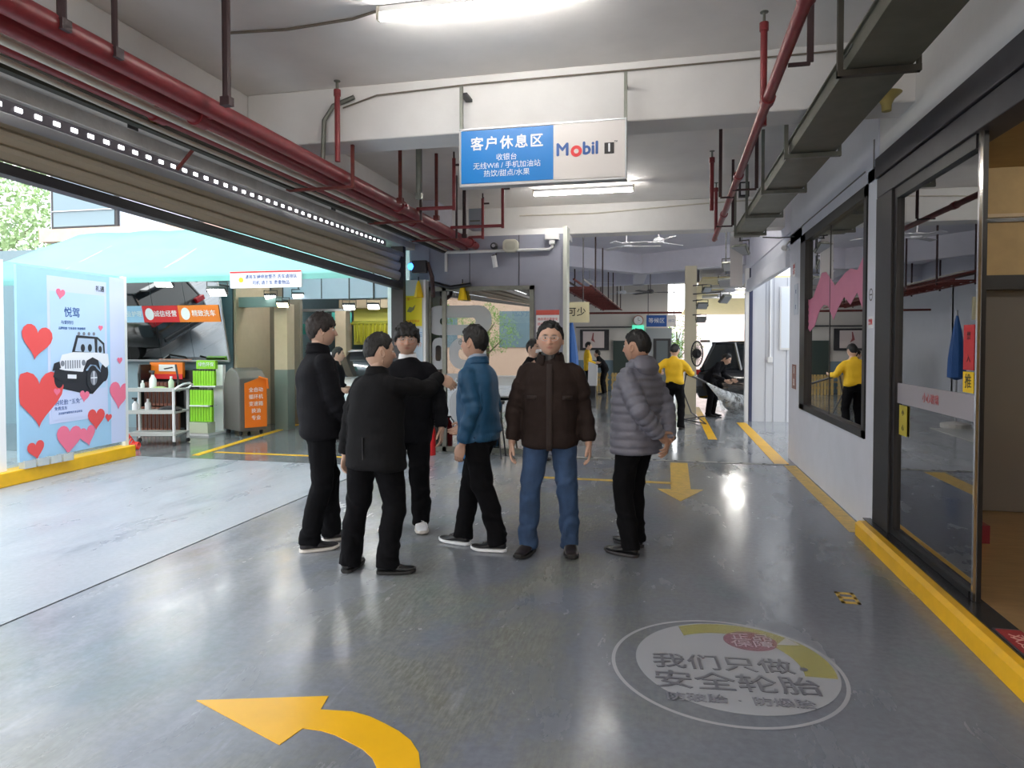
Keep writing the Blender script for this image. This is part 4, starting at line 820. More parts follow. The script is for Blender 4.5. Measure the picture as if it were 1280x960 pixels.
tg = T('rag', 'green folded cloth lying on the top tray of the cart', 'rag', (-7.60, 9.05, .87)); M().lathe([(.10, 0), (.11, .02), (.05, .045)], (0, 0, 0), 9).build('cloth', mat('cloth_green', srgb(150, 170, 110), .8), tg)
co = []
for k in range(140):
    t = k/140; a = k*.62; cx, cz, cyy = -7.62+.30*t*0, .42-.36*min(1, t*1.3), 8.62
    cx = -8.02+.42*t; co.append((cx+.0*math.cos(a), cyy+.045*math.cos(a), cz+.05*math.sin(a)+.0))
tag(M().tube(co, .009, 6).build('air_hose', mat('hose_red', srgb(240, 60, 40), .35)), 'coiled bright red air hose hanging beside the tool cart', 'hose')
# glass booth, red machine, more posts
bo = struct('window_5', M().box(-7.9, -7.85, 13, 13.1, 0, 2.3).box(-6.95, -6.90, 13, 13.1, 0, 2.3).box(-7.9, -6.3, 13, 13.1, 1.14, 1.2).box(-7.9, -6.3, 13, 13.1, 2.25, 2.3), m_alum)
M().box(-7.85, -6.4, 13.04, 13.05, 1.2, 2.25).build('pane', m_glass, bo)
M().box(-7.85, -6.4, 13.03, 13.06, .05, 1.14).build('lower_panel', mat('booth_lower', srgb(120, 122, 132), .5), bo)
struct('trim_36', M().box(-6.62, -6.38, 12.9, 13.1, 1.15, 2.25), m_beige); struct('trim_37', M().box(-6.62, -6.38, 12.9, 13.1, 0, 1.15), mat('col_pale', srgb(176, 182, 190), .6))
tm = T('tarpaulin', 'bright teal tarpaulin strips hanging in the booth behind the leftmost man', 'tarpaulin', (-7.3, 13.3, 1.9))
M().tube([(-7.8, 13.32, 2.2), (-7.8, 13.32, 3.2)], .006, 5).tube([(-6.5, 13.32, 2.2), (-6.5, 13.32, 3.2)], .006, 5).build('cord', m_dark, tm, world=True)
M().box(-7.85, -6.7, 13.3, 13.33, 1.78, 2.0).box(-7.95, -7.6, 13.3, 13.33, 2.0, 2.28).box(-6.9, -6.45, 13.3, 13.33, 2.02, 2.24).build('sheet', mat('tarp', srgb(90, 200, 190), .5), tm, world=True)
ex = T('red_canister', 'dark red canister standing by the booth behind the leftmost man', 'canister', (-7.0, 12.6, 0))
M().lathe([(.09, .0), (.1, .02), (.1, .5), (.09, .75), (.03, .85)], (-7.0, 12.6, 0), 16).build('tank', mat('dark_red', srgb(120, 36, 50), .4), ex, world=True, smooth=True)
M().box(-7.06, -6.94, 12.48, 12.5, .2, .45).build('label_sheet', m_prw, ex, world=True)
# car wash brush
br = T('wash_brush', 'yellow car wash gantry with hanging fringe brush above the white car', 'car wash', (-5.7, 15.6, 0))
M().box(-7.6, -4.2, 15.8, 15.9, 1.55, 2.45).build('back_panel', mat('pale_yellow', srgb(236, 232, 120), .5), br, world=True)
for x in (-7.8, -4.3): M().box(x, x+.15, 15.5, 15.8, 0, 2.45).build('gantry_leg', m_beige, br, world=True)
M().box(-7.8, -4.15, 15.4, 15.9, 2.45, 2.65).build('gantry_beam', m_beige, br, world=True)
random.seed(3)
fb = M()
for k in range(110):
    x = -7.4+k*.028; h = .42+.06*random.random()
    fb.prism([(x-.013, 0), (x+.013, 0), (x+.009+random.uniform(-.01, .01), -h), (x-.009, -h)], 0, .03, lambda u, v, h2: (u, 15.45+.05*math.sin(k*1.7)+h2, 2.06+v))
fo_ = fb.build('fringe', mat('fringe_yellow', srgb(206, 200, 50), .6), br, world=True); fo_['kind'] = 'stuff'
M().tube([(-7.5, 15.47, 2.08), (-4.3, 15.47, 2.08)], .05, 10).build('brush_axle', mat('brush_green', srgb(170, 170, 60), .6), br, world=True)
struct('wall_left', M().box(-8.7, -8.6, 12.1, 19.0, 0, 3.2), m_blugrey)
struct('wall_back', M().box(-9, -3.62, 19.0, 19.1, 0, 3.2), mat('far_pale', srgb(226, 232, 210), .7))
# ------------------------------------------------------------ shop room behind the glass
struct('wall_back', M().box(-3.6, -1.85, 12.6, 12.7, 0, 3.2), m_dbeige)
struct('wall_left', M().box(-3.70, -3.60, 9.6, 12.7, 0, 3.2), m_greyp)
# ------------------------------------------------------------ yard surroundings, partly seen reflected in the glass
bd = T('building', 'peach coloured building across the yard, reflected in the shop glass', 'building', (-12, -14, 0))
M().box(-30, 2, -14.5, -14, 0, 7).build('wall', mat('peach_wall', srgb(240, 205, 180), .7, nz=.05), bd, world=True)
for k in range(7): M().box(-28+k*4, -26.2+k*4, -14, -13.95, 1.4, 3.2).build('window', mat('far_pane', srgb(128, 150, 160), .15), bd, world=True)
M().box(-30, 2, -14.02, -13.9, 3.9, 4.3).build('ledge', m_prw, bd, world=True)
m_leaf = mat('leaf_green', srgb(120, 158, 70), .6, nz=.3, nscale=3); m_bark = mat('bark', srgb(90, 74, 58), .8)
def tree(x, y, h, lab, seed, cat='tree', m=m_leaf, leaves=2200, r=1.6, grp=None):
    random.seed(seed); t = T('tree' if cat == 'tree' else 'shrub', lab, cat, (x, y, 0), 0, grp)
    tk = M().tube([(0, 0, 0), (.08, .05, h*.4), (0, .1, h*.8)], [h*.03, h*.022, h*.01], 8)
    for k in range(5):
        a = k*1.26; tk.tube([(.05, .05, h*(.35+.07*k)), (r*.5*math.cos(a), r*.5*math.sin(a), h*(.55+.06*k))], [h*.012, h*.005], 6)
    tk.build('trunk', m_bark, t, smooth=True)
    vs_ = []; fs = []
    for k in range(leaves):
        while 1:
            p = Vector((random.uniform(-1, 1), random.uniform(-1, 1), random.uniform(-1, 1)))
            if .35 < p.length < 1: break
        p = Vector((p.x*r, p.y*r, h*.68+p.z*h*.34)); p += Vector([noise.noise(p*1.3+Vector((q*9, 0, 0)))*.5 for q in range(3)])
        a = Vector((random.uniform(-1, 1), random.uniform(-1, 1), random.uniform(-1, 1))).normalized(); b = a.cross(Vector((.3, .5, .8))).normalized()
        s = random.uniform(.06, .12)*(1 if cat == 'tree' else .5); i = len(vs_)
        vs_ += [p-a*s, p+b*s*.5, p+a*s, p-b*s*.5]; fs.append((i, i+1, i+2, i+3))
    f = M().add(vs_, fs).build('crown', m, t); f['kind'] = 'stuff'
    return t
tree(-16.6, 13.0, 6.4, 'leafy tree at the far left beyond the teal awning', 1, leaves=5200, r=2.6, m=mat('leaf_pale', srgb(176, 198, 150), .6, nz=.3, nscale=2))
tree(-21, 17, 9, 'taller pale tree behind the leafy tree at far left', 2, leaves=6000, r=3.6, m=mat('leaf_far', srgb(170, 196, 160), .6, nz=.25, nscale=2))
tree(-7.5, -9.5, 3.2, 'green shrub by the peach building, reflected in the shop glass', 3, 'shrub', r=1.4)
tree(-10.8, -10, 4, 'green young tree by the peach building, reflected in the glass', 4, r=1.5)
# wall of the right-hand back yard behind the white cabin
# ------------------------------------------------------------ far bay
struct('wall_back', M().box(-3.9, .12, 23.3, 23.45, 1.0, 3.70), mat('far_wall', srgb(214, 208, 200), .7))
struct('trim_40', M().box(-3.9, .12, 23.26, 23.3, 0, 1.02), mat('wainscot', srgb(112, 134, 146), .5))
struct('wall_left', M().box(-3.72, -3.62, 12.7, 23.4, 0, 3.70), m_wall)
struct('trim_42', M().box(.45, .70, 15.6, 15.9, 0, 3.3), mat('cream_pillar', srgb(220, 212, 186), .6))
tv = T('wall_screen', 'framed white picture with dark edges on the far wall', 'picture', (-2.3, 23.2, 1.38))
M().box(-2.80, -1.82, 23.18, 23.26, 1.36, 2.06).build('frame', m_dark, tv, world=True)
M().box(-2.70, -1.98, 23.17, 23.18, 1.44, 2.0).build('picture_sheet', mat('pic', srgb(214, 200, 196), .5), tv, world=True)
M().prism([(-2.42, 1.7), (-2.36, 1.95), (-2.33, 1.95), (-2.34, 1.75), (-2.28, 1.62)], 23.165, 23.17, lambda u, v, h: (u, h, v)).build('dark_figure', mat('pic_red', srgb(150, 80, 80), .5), tv, world=True)
tag(M().box(-2.95, -1.0, 23.2, 23.26, 2.12, 2.16).build('rail', m_dark), 'dark rail above the framed picture on the far wall', 'rail')
tag(M().box(-1.68, -.98, 23.2, 23.26, .5, 1.68).build('notice_board', mat('board_green', srgb(52, 66, 62), .5)), 'dark green board right of the framed picture on the far wall', 'board')
ck = T('wall_clock', 'round white wall clock on the far wall', 'clock', (-.85, 23.24, 2.36))
M().lathe([(.17, -.02), (.18, 0), (.17, .02)], (-.85, 23.24, 2.36), 24, 'Y').build('rim', mat('clock_rim', srgb(180, 130, 120), .4), ck, world=True)
M().lathe([(.145, -.03), (.145, -.02)], (-.85, 23.24, 2.36), 24, 'Y').build('dial', m_prw, ck, world=True)
M().box(-.855, -.845, 23.2, 23.21, 2.36, 2.46).box(-.85, -.79, 23.2, 23.21, 2.355, 2.365).build('hands', m_blk, ck, world=True)
tag(M().box(-1.05, -.66, 23.2, 23.25, 2.02, 2.2).build('exit_sign', mat('mint', srgb(80, 205, 170), .5, emit=(.1, .7, .45), estr=.6)), 'small mint green lit sign under the wall clock', 'sign')
bs = T('hanging_sign', 'small blue hanging sign with white lettering in the far bay', 'sign', (-.2, 22, 2.2))
M().box(-.55, .08, 22, 22.05, 2.12, 2.48).build('blue_board', mat('sign_blue2', srgb(30, 84, 160), .4), bs, world=True)
M().box(.08, .36, 22, 22.05, 2.12, 2.48).build('white_board', m_signw, bs, world=True)
text('lettering', '等候区', .17, m_prw, bs, (-.235, 21.995, 2.3), X_, Z_)
text('lettering', '出口', .10, m_logo_b, bs, (.22, 21.995, 2.3), X_, Z_)
for x in (-.5, .3): M().tube([(x, 22.02, 2.48), (x, 22.02, 3.7)], .01, 6).build('hanger', m_dark, bs, world=True)
dd = struct('door_2', M().box(-.35, .22, 23.2, 23.28, 0, 1.75), m_dark)
M().box(-.25, .12, 23.19, 23.2, .1, 1.68).build('door_leaf', mat('leaf_grey', srgb(96, 104, 108), .5), dd)
struct('wall_back', M().box(-.6, .25, 22.9, 22.95, 0, 2.1), mat('grey_screen', srgb(150, 156, 160), .5)).location = (0, .32, 0)
# pallets as benches
def pallet(x, y, lab):
    p = T('pallet_bench', lab, 'bench', (x, y, 0), 0, 'wooden slatted benches at the far wall')
    for k in range(7): M().box(-.33+k*.1, -.26+k*.1, -.03, .03, 0, .62).build('slat', mat('pallet_wood', srgb(196, 168, 110), .6, nz=.15), p)
    for z in (.18, .5): M().box(-.36, .36, .03, .06, z, z+.07).build('crossbar', mat('pallet_wood', srgb(196, 168, 110), .6, nz=.15), p)
    M().box(-.36, .36, .06, .40, .36, .40).build('seat_board', mat('pallet_wood', srgb(196, 168, 110), .6, nz=.15), p)
pallet(-2.15, 22.6, 'wooden slatted bench under the framed picture, left one'); pallet(-1.35, 22.6, 'wooden slatted bench under the dark green board, right one')
# slogan board hanging
ts = T('slogan_board', 'cream hanging board with black safety slogan, partly behind the grey column', 'sign', (-2.4, 12.9, 1.95))
M().box(-3.3, -1.29, 12.0, 12.04, 1.95, 2.31).build('board', mat('board_cream', srgb(206, 198, 160), .5), ts, world=True)
text('lettering', '您好，安全不可少', .165, m_blk, ts, (-2.02, 11.996, 2.13), X_, Z_, bold=.002, sx=1.0, spacing=1.05)
for x in (-3.2, -1.4): M().tube([(x, 12.02, 2.31), (x, 12.02, 3.7)], .01, 6).build('hanger', m_dark, ts, world=True)
ff = T('folded_parasol', 'folded blue parasol standing behind the cream pipe column', 'parasol', (-1.9, 14.2, 0))
M().lathe([(.03, .9), (.16, .95), (.15, 1.3), (.08, 1.8), (.02, 2.1)], (-1.9, 14.2, 0), 9).build('cloth', mat('parasol_blue', srgb(40, 92, 160), .6), ff, world=True)
M().tube([(-1.9, 14.2, 0), (-1.9, 14.2, 2.2)], .02, 8).build('pole', m_alum, ff, world=True)
M().lathe([(.25, 0), (.25, .08), (.05, .12)], (-1.9, 14.2, 0), 16).build('foot', m_conc, ff, world=True)
# ceiling fans
def fan(x, y, zt, lab, m, r=.62, rot=0., drop=.42):
    f = T('ceiling_fan', lab, 'fan', (x, y, zt-drop), rot)
    M().tube([(0, 0, .05), (0, 0, drop)], .012, 8).build('rod', m, f)
    M().lathe([(.015, drop-.06), (.05, drop-.03), (.055, drop)], (0, 0, 0), 14).build('canopy', m, f, smooth=True)
    M().lathe([(.02, -.04), (.085, -.025), (.10, .02), (.07, .06), (.02, .075)], (0, 0, 0), 18).build('motor', m, f, smooth=True)
    for k in range(3):
        R = Matrix.Rotation(k*2*PI/3, 3, 'Z') @ Matrix.Rotation(.2, 3, 'X')
        M().box(.08, .2, -.015, .015, -.012, .0, R).box(.18, r, -.055, .055, -.012, -.004, R).build('blade', m, f)
m_fanw = mat('fan_white', srgb(222, 222, 228), .4)
fan(-.68, 12.6, 3.70, 'white ceiling fan just beyond the second beam, left one', m_fanw, rot=.2, drop=.34)
fan(-.10, 12.2, 3.70, 'white ceiling fan with brace just beyond the second beam, right one', m_fanw, rot=.9, drop=.34)
fan(-1.85, 17.4, 3.70, 'white ceiling fan farther back at the left', m_fanw, rot=.5, drop=.55)
fan(-.35, 17.8, 3.70, 'dark ceiling fan with long blades in the middle of the far bay', mat('fan_dark', srgb(88, 84, 84), .5), .75, .1, .8)
fan(-1.2, 20.6, 3.70, 'small white ceiling fan in the deepest part of the bay', m_fanw, rot=.3, drop=.6)
# ladder trays at the far left of the bay
lt = T('ladder_tray', 'rust-red ladder tray hung on rods along the left of the far bay', 'cable tray', (-2.1, 16, 2.9))
for x in (-1.95, -1.35): M().box(x-.02, x+.02, 12.9, 22.5, 2.66, 2.685).build('rail', m_rust, lt, world=True)
for k in range(22): M().box(-1.95, -1.35, 13.4+k*.42, 13.44+k*.42, 2.67, 2.70).build('rung', m_rust, lt, world=True)
for k in range(6):
    for x in (-1.96, -1.34): M().box(x-.014, x+.014, 13.6+k*1.6, 13.63+k*1.6, 2.63, 3.70).build('rod', m_rod, lt, world=True)
for i, (x, z, r) in enumerate(((-1.85, 2.80, .02), (-1.68, 2.80, .022), (-1.5, 2.80, .015))):
    tag(M().tube([(x, 12.9, z), (x+.02, 18, z), (x+.03, 23, z)], r, 8).build('fire_pipe', [m_rod, m_rust, m_conduit][i], smooth=True), ['rust pipe lying in the far ladder tray, left', 'red pipe lying in the middle of the far ladder tray', 'pale conduit lying in the far ladder tray'][i], 'pipe')
tag(M().tube([(-3.62, 20.5, 2.5), (0.5, 20.3, 2.48)], .03, 8).build('fire_pipe', m_rust, smooth=True), 'horizontal rust pipe crossing the far bay below the fans', 'pipe')
# floodlights and ducts near the end of the tray
for i, (x, y, z, r_, s) in enumerate(((1.12, 10.9, 3.0, -.6, 1.0), (1.02, 11.3, 2.80, -.3, .9), (1.0, 11.9, 2.60, -.5, .9), (.90, 15.4, 2.75, .6, .8), (.80, 15.3, 2.4, .3, .9), (1.25, 15.0, 2.52, .9, 1.1), (.78, 15.35, 2.1, .2, .8))):
    floodlight(x, y, z, ['grey unlit floodlight at the end of the cable tray, highest', 'grey unlit floodlight at the end of the tray, second from top', 'grey unlit floodlight at the end of the tray, lowest', 'black floodlight high on the cream pillar', 'pale floodlight half way up the cream pillar', 'black floodlight sticking out right of the cream pillar', 'small floodlight lowest on the cream pillar'][i], s=s, rot=r_, tilt=.7, lit=False, arm=(0, 0, 3.7-z) if i < 3 else tuple(Matrix.Rotation(-r_, 3, 'Z') @ Vector((.62-x, 15.6-y, .14*s))))
tag(M().box(.98, 1.16, 10.9, 10.93, 2.45, 3.7).build('duct_panel', m_alum), 'bright metal strip hanging at the end of the cable tray', 'panel')
tag(M().tube([(1.3, 9.8, 3.02), (1.5, 9.7, 2.99), (1.66, 9.5, 2.97)], .008, 6).build('loose_cable', m_black), 'thin black cable reaching from the tray to the right wall corner', 'cable')
sc = T('security_camera', 'white security camera under the right wall corner beyond the tray', 'camera', (1.58, 9.75, 2.88))
M().tube([(1.64, 9.75, 2.96), (1.58, 9.72, 2.88)], .012, 8).build('mount', m_white, sc, world=True); M().tube([(1.60, 9.78, 2.86), (1.54, 9.60, 2.84)], .035, 12).build('camera_body', m_white, sc, world=True, smooth=True)
hn = T('ceiling_horn', 'yellowed funnel-shaped light shade hanging beside the cable tray', 'lamp', (1.47, 5.15, 3.16))
M().lathe([(.001, 3.15), (.03, 3.155), (.032, 3.20), (.05, 3.235), (.085, 3.265), (.095, 3.275), (.085, 3.27), (.001, 3.24)], (1.47, 5.12, 0), 22, cap=False).build('shade', mat('old_yellow', srgb(176, 160, 96), .5), hn, world=True, smooth=True)
M().tube([(1.47, 5.12, 3.27), (1.49, 5.18, 3.36), (1.49, 5.24, 3.44)], .007, 6).tube([(1.44, 5.12, 3.27), (1.43, 5.14, 3.32)], .006, 6).build('cord', m_conduit, hn, world=True)
sb = T('junction_box', 'small metal-framed box between the second beam and the tray', 'box', (.95, 9.0, 3.45)); M().box(.90, 1.02, 8.9, 9.0, 3.40, 3.58).build('case', m_dark, sb, world=True); M().box(.92, 1.0, 8.895, 8.9, 3.42, 3.56).build('pale_face', m_white, sb, world=True)
# big wall fan on pillar
bf = T('industrial_fan', 'black oval-caged fan fixed to the front of the cream pillar', 'fan', (.68, 15.35, 0))
M().tube([(.68, 15.4, 1.36), (.66, 15.62, 1.36)], .025, 10).build('wall_bracket', m_dark, bf, world=True)
rg = M()
for k in range(12):
    a = k*PI/12; rg.tube([(.70+.12*math.cos(a), 15.30, 1.36+.27*math.sin(a)), (.70, 15.24, 1.36), (.70-.12*math.cos(a), 15.30, 1.36-.27*math.sin(a))], .006, 5)
rg.tube([(.70+.12*math.cos(2*PI*k/24), 15.31, 1.36+.27*math.sin(2*PI*k/24)) for k in range(25)], .015, 6).build('cage', m_black, bf, world=True)
M().lathe([(.10, -.02), (.105, 0), (.10, .02)], (.70, 15.38, 1.36), 20, 'Y').build('drum', m_dark, bf, world=True)
# white cabin and sliding header
struct('wall_back', M().box(1.74, 3.2, 14.5, 14.6, 0, 2.9), mat('cabin_white', srgb(214, 216, 222), .5))
for x in (2.0, 2.15, 2.40): struct('trim_43', M().box(x-.004, x+.004, 14.494, 14.5, 0, 2.9), m_greyp)
struct('trim_44', M().box(1.68, 1.74, 14.45, 14.6, 0, 3.1), mat('navy_edge', srgb(60, 66, 96), .5))
struct('trim_45', M().box(1.60, 1.67, 14.45, 14.6, 0, 3.1), m_white)
w6 = struct('window_6', M().box(2.26, 2.46, 14.47, 14.5, 1.45, 2.72), m_white); M().box(2.285, 2.44, 14.465, 14.47, 1.49, 2.69).build('pane', mat('bright_pane', srgb(240, 246, 255), .2), w6)
sw = T('wall_switch', 'white switch box with conduit on the white cabin wall', 'switch', (2.08, 14.46, 1.2)); M().box(2.03, 2.13, 14.44, 14.5, 1.20, 1.31).build('switch_box', m_white, sw, world=True, bevel=.005); M().tube([(2.08, 14.48, 1.31), (2.08, 14.48, 2.9)], .014, 8).build('conduit', m_white, sw, world=True)
struct('trim_46', M().box(1.62, 1.70, 9.95, 14.5, 2.62, 2.86), m_wall, bevel=.01)
struct('wall_right', M().box(1.70, 1.80, 9.95, 14.5, 2.86, 3.70), m_wall)
ct2 = T('dark_coat', 'dark coat hanging at the far end of the right wall', 'coat', (1.66, 9.97, .9)); M().prism([(-.08, 0), (.08, .0), (.06, .35), (.02, .45), (-.04, .42)], 0, .05, lambda u, v, h: (1.74+u*.6, 9.96+h, .92+v)).build('cloth', m_black, ct2, world=True)
# outside right beyond the far bay: slatted ceiling
oc = T('slatted_canopy', 'pale wooden slatted canopy outside behind the black car', 'canopy', (2.4, 20, 3))
for k in range(34): M().box(.9, 9, 17.2+k*.62, 17.2+k*.62+.55, 3.15+k*.0, 3.2).build('slat', mat('canopy_wood', srgb(228, 212, 160), .6, nz=.08), oc, world=True)
for k in range(3): M().box(1.2, 7, 19+k*2, 19.06+k*2, 3.05, 3.15).build('beam', m_alum, oc, world=True)
for k in range(3): tag(M().box(1.9, 2.9, 19.4+k*2, 19.5+k*2, 3.08, 3.12).build('canopy_lamp', m_tube), ['lit strip lamp under the slatted canopy, nearest', 'lit strip lamp under the slatted canopy, middle', 'lit strip lamp under the slatted canopy, farthest'][k], 'light')
bd = T('building', 'pale pinkish building in bright light behind the black car', 'building', (4, 40, 0)); M().box(-10, 14, 40, 40.4, 0, 3.4).build('wall', mat('pinkish', srgb(250, 226, 222), .7, nz=.04), bd, world=True)
for k in range(8): M().box(-8+k*2.6, -6.8+k*2.6, 39.95, 40, .8, 2.2).build('window', mat('far_pale2', srgb(220, 226, 232), .5), bd, world=True)
tree(.5, 29, 2.6, 'small green shrub seen through the bright gap beside the pillar', 8, 'shrub', leaves=1500, r=1.0)
# ------------------------------------------------------------ cars
def car(name, lab, loc, rz, paint, L=4.7, W_=1.85, H_=1.68, suv=True, cat='car'):
    t = T(name, lab, cat, loc, rz); hl = L/2
    mp_ = mat('paint_'+name+str(round(loc[0])), paint, .12, coat=1, spec=.6); mg = mat('car_glass', srgb(26, 32, 36), .05, spec=.8)
    # y = forward. section table: y, half width, z low, z belt
    sec = [(-hl, .80, .45, .80), (-hl+.08, .90, .32, .98), (-hl+.5, .93, .28, 1.02), (-1.0, .93, .25, 1.0), (0, .93, .24, .98), (1.0, .93, .25, .96), (hl-.9, .92, .26, .92), (hl-.35, .88, .28, .80), (hl-.05, .78, .34, .66), (hl, .7, .42, .56)]
    rows = []
    for y, w, zl, zb in sec:
        w *= W_/1.85; zb *= (H_/1.68 if y < hl-.9 else 1)
        rows.append([(-w*.86, y, zl), (-w, y, zl+.12), (-w*1.0, y, (zl+zb)/2), (-w*.98, y, zb-.10), (-w*.88, y, zb), (0, y, zb+.03), (w*.88, y, zb), (w*.98, y, zb-.10), (w*1.0, y, (zl+zb)/2), (w, y, zl+.12), (w*.86, y, zl), (0, y, zl)])
    b = M().grid(rows, closed=True); n = 12; b.f.append(tuple(range(n-1, -1, -1))); b.f.append(tuple((len(rows)-1)*n+k for k in range(n))); b.m += [0, 0]
    b.build('car_body', mp_, t, smooth=50)
    yb = -hl+.10 if suv else -hl+.75; yf = hl-1.25; zt = H_-.05; z0 = .95*H_/1.68
    def gh(y, w, z): return (y, w*W_/1.85, z)
    ps_ = [(yb, .80, z0+.02, z0+.03), (yb+.32, .72, z0, zt-.03), (0, .70, z0, zt), (yf-.85, .70, z0, zt-.02), (yf, .76, z0-.02, z0+.02)]
    rows = [[(-w*1.08*W_/1.85, y, zl), (-w*W_/1.85, y, zh-.04), (-w*.9*W_/1.85, y, zh), (w*.9*W_/1.85, y, zh), (w*W_/1.85, y, zh-.04), (w*1.08*W_/1.85, y, zl)] for y, w, zl, zh in ps_]
    g_ = M().grid(rows, closed=True); g_.build('cabin_glass', mg, t, smooth=30)
    r_ = M(); rows = [[(-w*W_/1.85, y, z-.03), (-w*.9*W_/1.85, y, z+.015), (0, y, z+.035), (w*.9*W_/1.85, y, z+.015), (w*W_/1.85, y, z-.03)] for y, w, z in ((yb+.25, .73, zt-.03), (0, .71, zt), (yf-.8, .71, zt-.01))]
    q = r_.grid(rows).build('roof', mp_, t, smooth=True); sd = q.modifiers.new('s', 'SOLIDIFY'); sd.thickness = .02
    for s in (-1, 1):
        pl = M()
        for ya, yc in ((yf+.02, yf-.85), (.05, .02), (yb+.9, yb+.75), (yb+.02, yb+.32)):
            pl.tube([(s*.82*W_/1.85, ya, z0), (s*.715*W_/1.85, yc, zt-.03)], .035, 6)
        pl.build('window_pillar', mp_, t)
        for y in (-hl+.92, hl-.88):
            wh = M().lathe([(.20, -.10), (.33, -.11), (.35, -.07), (.35, .07), (.33, .11), (.20, .10)], (0, 0, 0), 26, 'X').build('wheel', m_rubber, t, smooth=40, loc=(s*.82*W_/1.85, y, .35))
            rm = M().lathe([(.21, .075), (.20, .06), (.05, .05), (.001, .07)], (0, 0, 0), 20, 'X', cap=False)
            rm.cur = 0
            if s < 0: rm.v = [(-a, b2, c2) for a, b2, c2 in rm.v]
            for k in range(5):
                a = 2*PI*k/5; rm.box(.085*s-.01, .085*s+.01, -.03, .03, .02, .20, Matrix.Rotation(a, 3, 'X'))
            rm.build('rim', m_alum, wh)
        M().box(s*.80*W_/1.85-.09, s*.80*W_/1.85+.09, hl-.22, hl-.06, .60, .72).build('headlight', m_alum, t, bevel=.02)
        M().box(s*.70*W_/1.85-.14, s*.70*W_/1.85+.14, -hl-.01, -hl+.12, .86, .98).build('tail_light', mat('tail_red', srgb(170, 20, 30), .2), t, bevel=.015)
        M().box(s*.98*W_/1.85-.10, s*.98*W_/1.85+.10, yf-.25, yf-.12, z0, z0+.14).build('side_mirror', mp_, t, bevel=.03)
    M().box(-.55, .55, hl-.05, hl+.01, .36, .54).build('grille', m_black, t, bevel=.01)
    M().box(-.7, .7, -hl-.03, -hl+.1, .42, .52).build('rear_bumper', m_dark, t, bevel=.02)
    M().box(-.22, .22, hl+.01, hl+.02, .40, .52).build('number_plate', mat('plate_blue', srgb(30, 70, 170), .4), t)
    M().box(-.62, .62, yb-.02, yb+.20, zt-.02, zt+.03).build('roof_spoiler', mp_, t, bevel=.01)
    return t
car('suv', 'black wet car being washed beside the white cabin', (3.15, 16.8, 0), -PI/2-.12, (.006, .007, .009))
car('suv', 'black car standing outside the frame, visible only in the leaning mirror', (-13.3, 7.3, 0), PI/2+.10, (.008, .008, .01))
car('sedan', 'white car under the yellow brush in the car wash lane', (-6.15, 13.4, 0), PI+.35, srgb(228, 232, 236), H_=1.46, suv=False)
car('van', 'pale silver car parked behind the glass at the far left edge', (-9.3, 4.4, 0), .1, srgb(205, 210, 220), H_=1.5, suv=False)
# spraying water
hz = M()
hz.tube([(.40, 12.95, 1.02), (.62, 13.2, .92), (.78, 13.4, .84)], .02, 8)
wg = T('spray_lance', 'black pressure washer lance held by the worker in yellow', 'hose', (.5, 13, .9)); hz.build('lance', m_black, wg, world=True)
M().tube([(.40, 12.95, 1.02), (.35, 12.9, .7), (.5, 13.0, .3), (.8, 13.6, .03), (.4, 14.4, .02), (.9, 15.2, .02)], .012, 6).build('feed_hose', m_dark, wg, world=True, smooth=True)
def haze(name):
    m = bpy.data.materials.new(name); m.use_nodes = True; N = m.node_tree.nodes; L = m.node_tree.links; b = N['Principled BSDF']
    b.inputs['Base Color'].default_value = (.9, .93, .95, 1); b.inputs['Roughness'].default_value = .6
    n = N.new('ShaderNodeTexNoise'); n.inputs['Scale'].default_value = 9; n.inputs['Detail'].default_value = 6
    r = N.new('ShaderNodeMapRange'); r.inputs[1].default_value = .35; r.inputs[2].default_value = .7; r.inputs[3].default_value = .12; r.inputs[4].default_value = .55
    L.new(n.outputs[0], r.inputs[0]); L.new(r.outputs[0], b.inputs['Alpha']); return m
wa = M().tube([(.80, 13.42, .83), (1.15, 14.2, .55), (1.5, 15.2, .22)], [.012, .10, .30], 16, cap=False).build('water_spray', haze('spray_mist'), smooth=True)
tag(wa, 'misty cone of water sprayed at the black car', 'water', kind='stuff')
# mop bucket things inside glass door
mb_ = T('mop', 'chrome mop handle leaning behind the glass door', 'mop', (1.95, 5.3, .13)); M().tube([(1.92, 5.15, .20), (2.05, 5.45, 1.05)], .011, 8).build('handle', m_chrome, mb_, world=True); M().lathe([(.10, .13), (.09, .17), (.02, .20)], (1.92, 5.15, 0), 12).build('mop_head', m_conduit, mb_, world=True)
ca = T('cart_frame', 'black bent-tube trolley behind the glass door', 'trolley', (1.95, 5.75, .13)); M().tube([(1.9, 5.6, .15), (1.9, 5.62, .58), (1.93, 5.7, .62), (2.2, 5.7, .62)], .016, 8).tube([(2.2, 5.7, .62), (2.2, 5.7, .15)], .016, 8).build('frame', m_black, ca, world=True); M().box(1.9, 2.3, 5.5, 5.8, .13, .26).build('red_base', mat('dark_red', srgb(120, 36, 50), .4), ca, world=True)
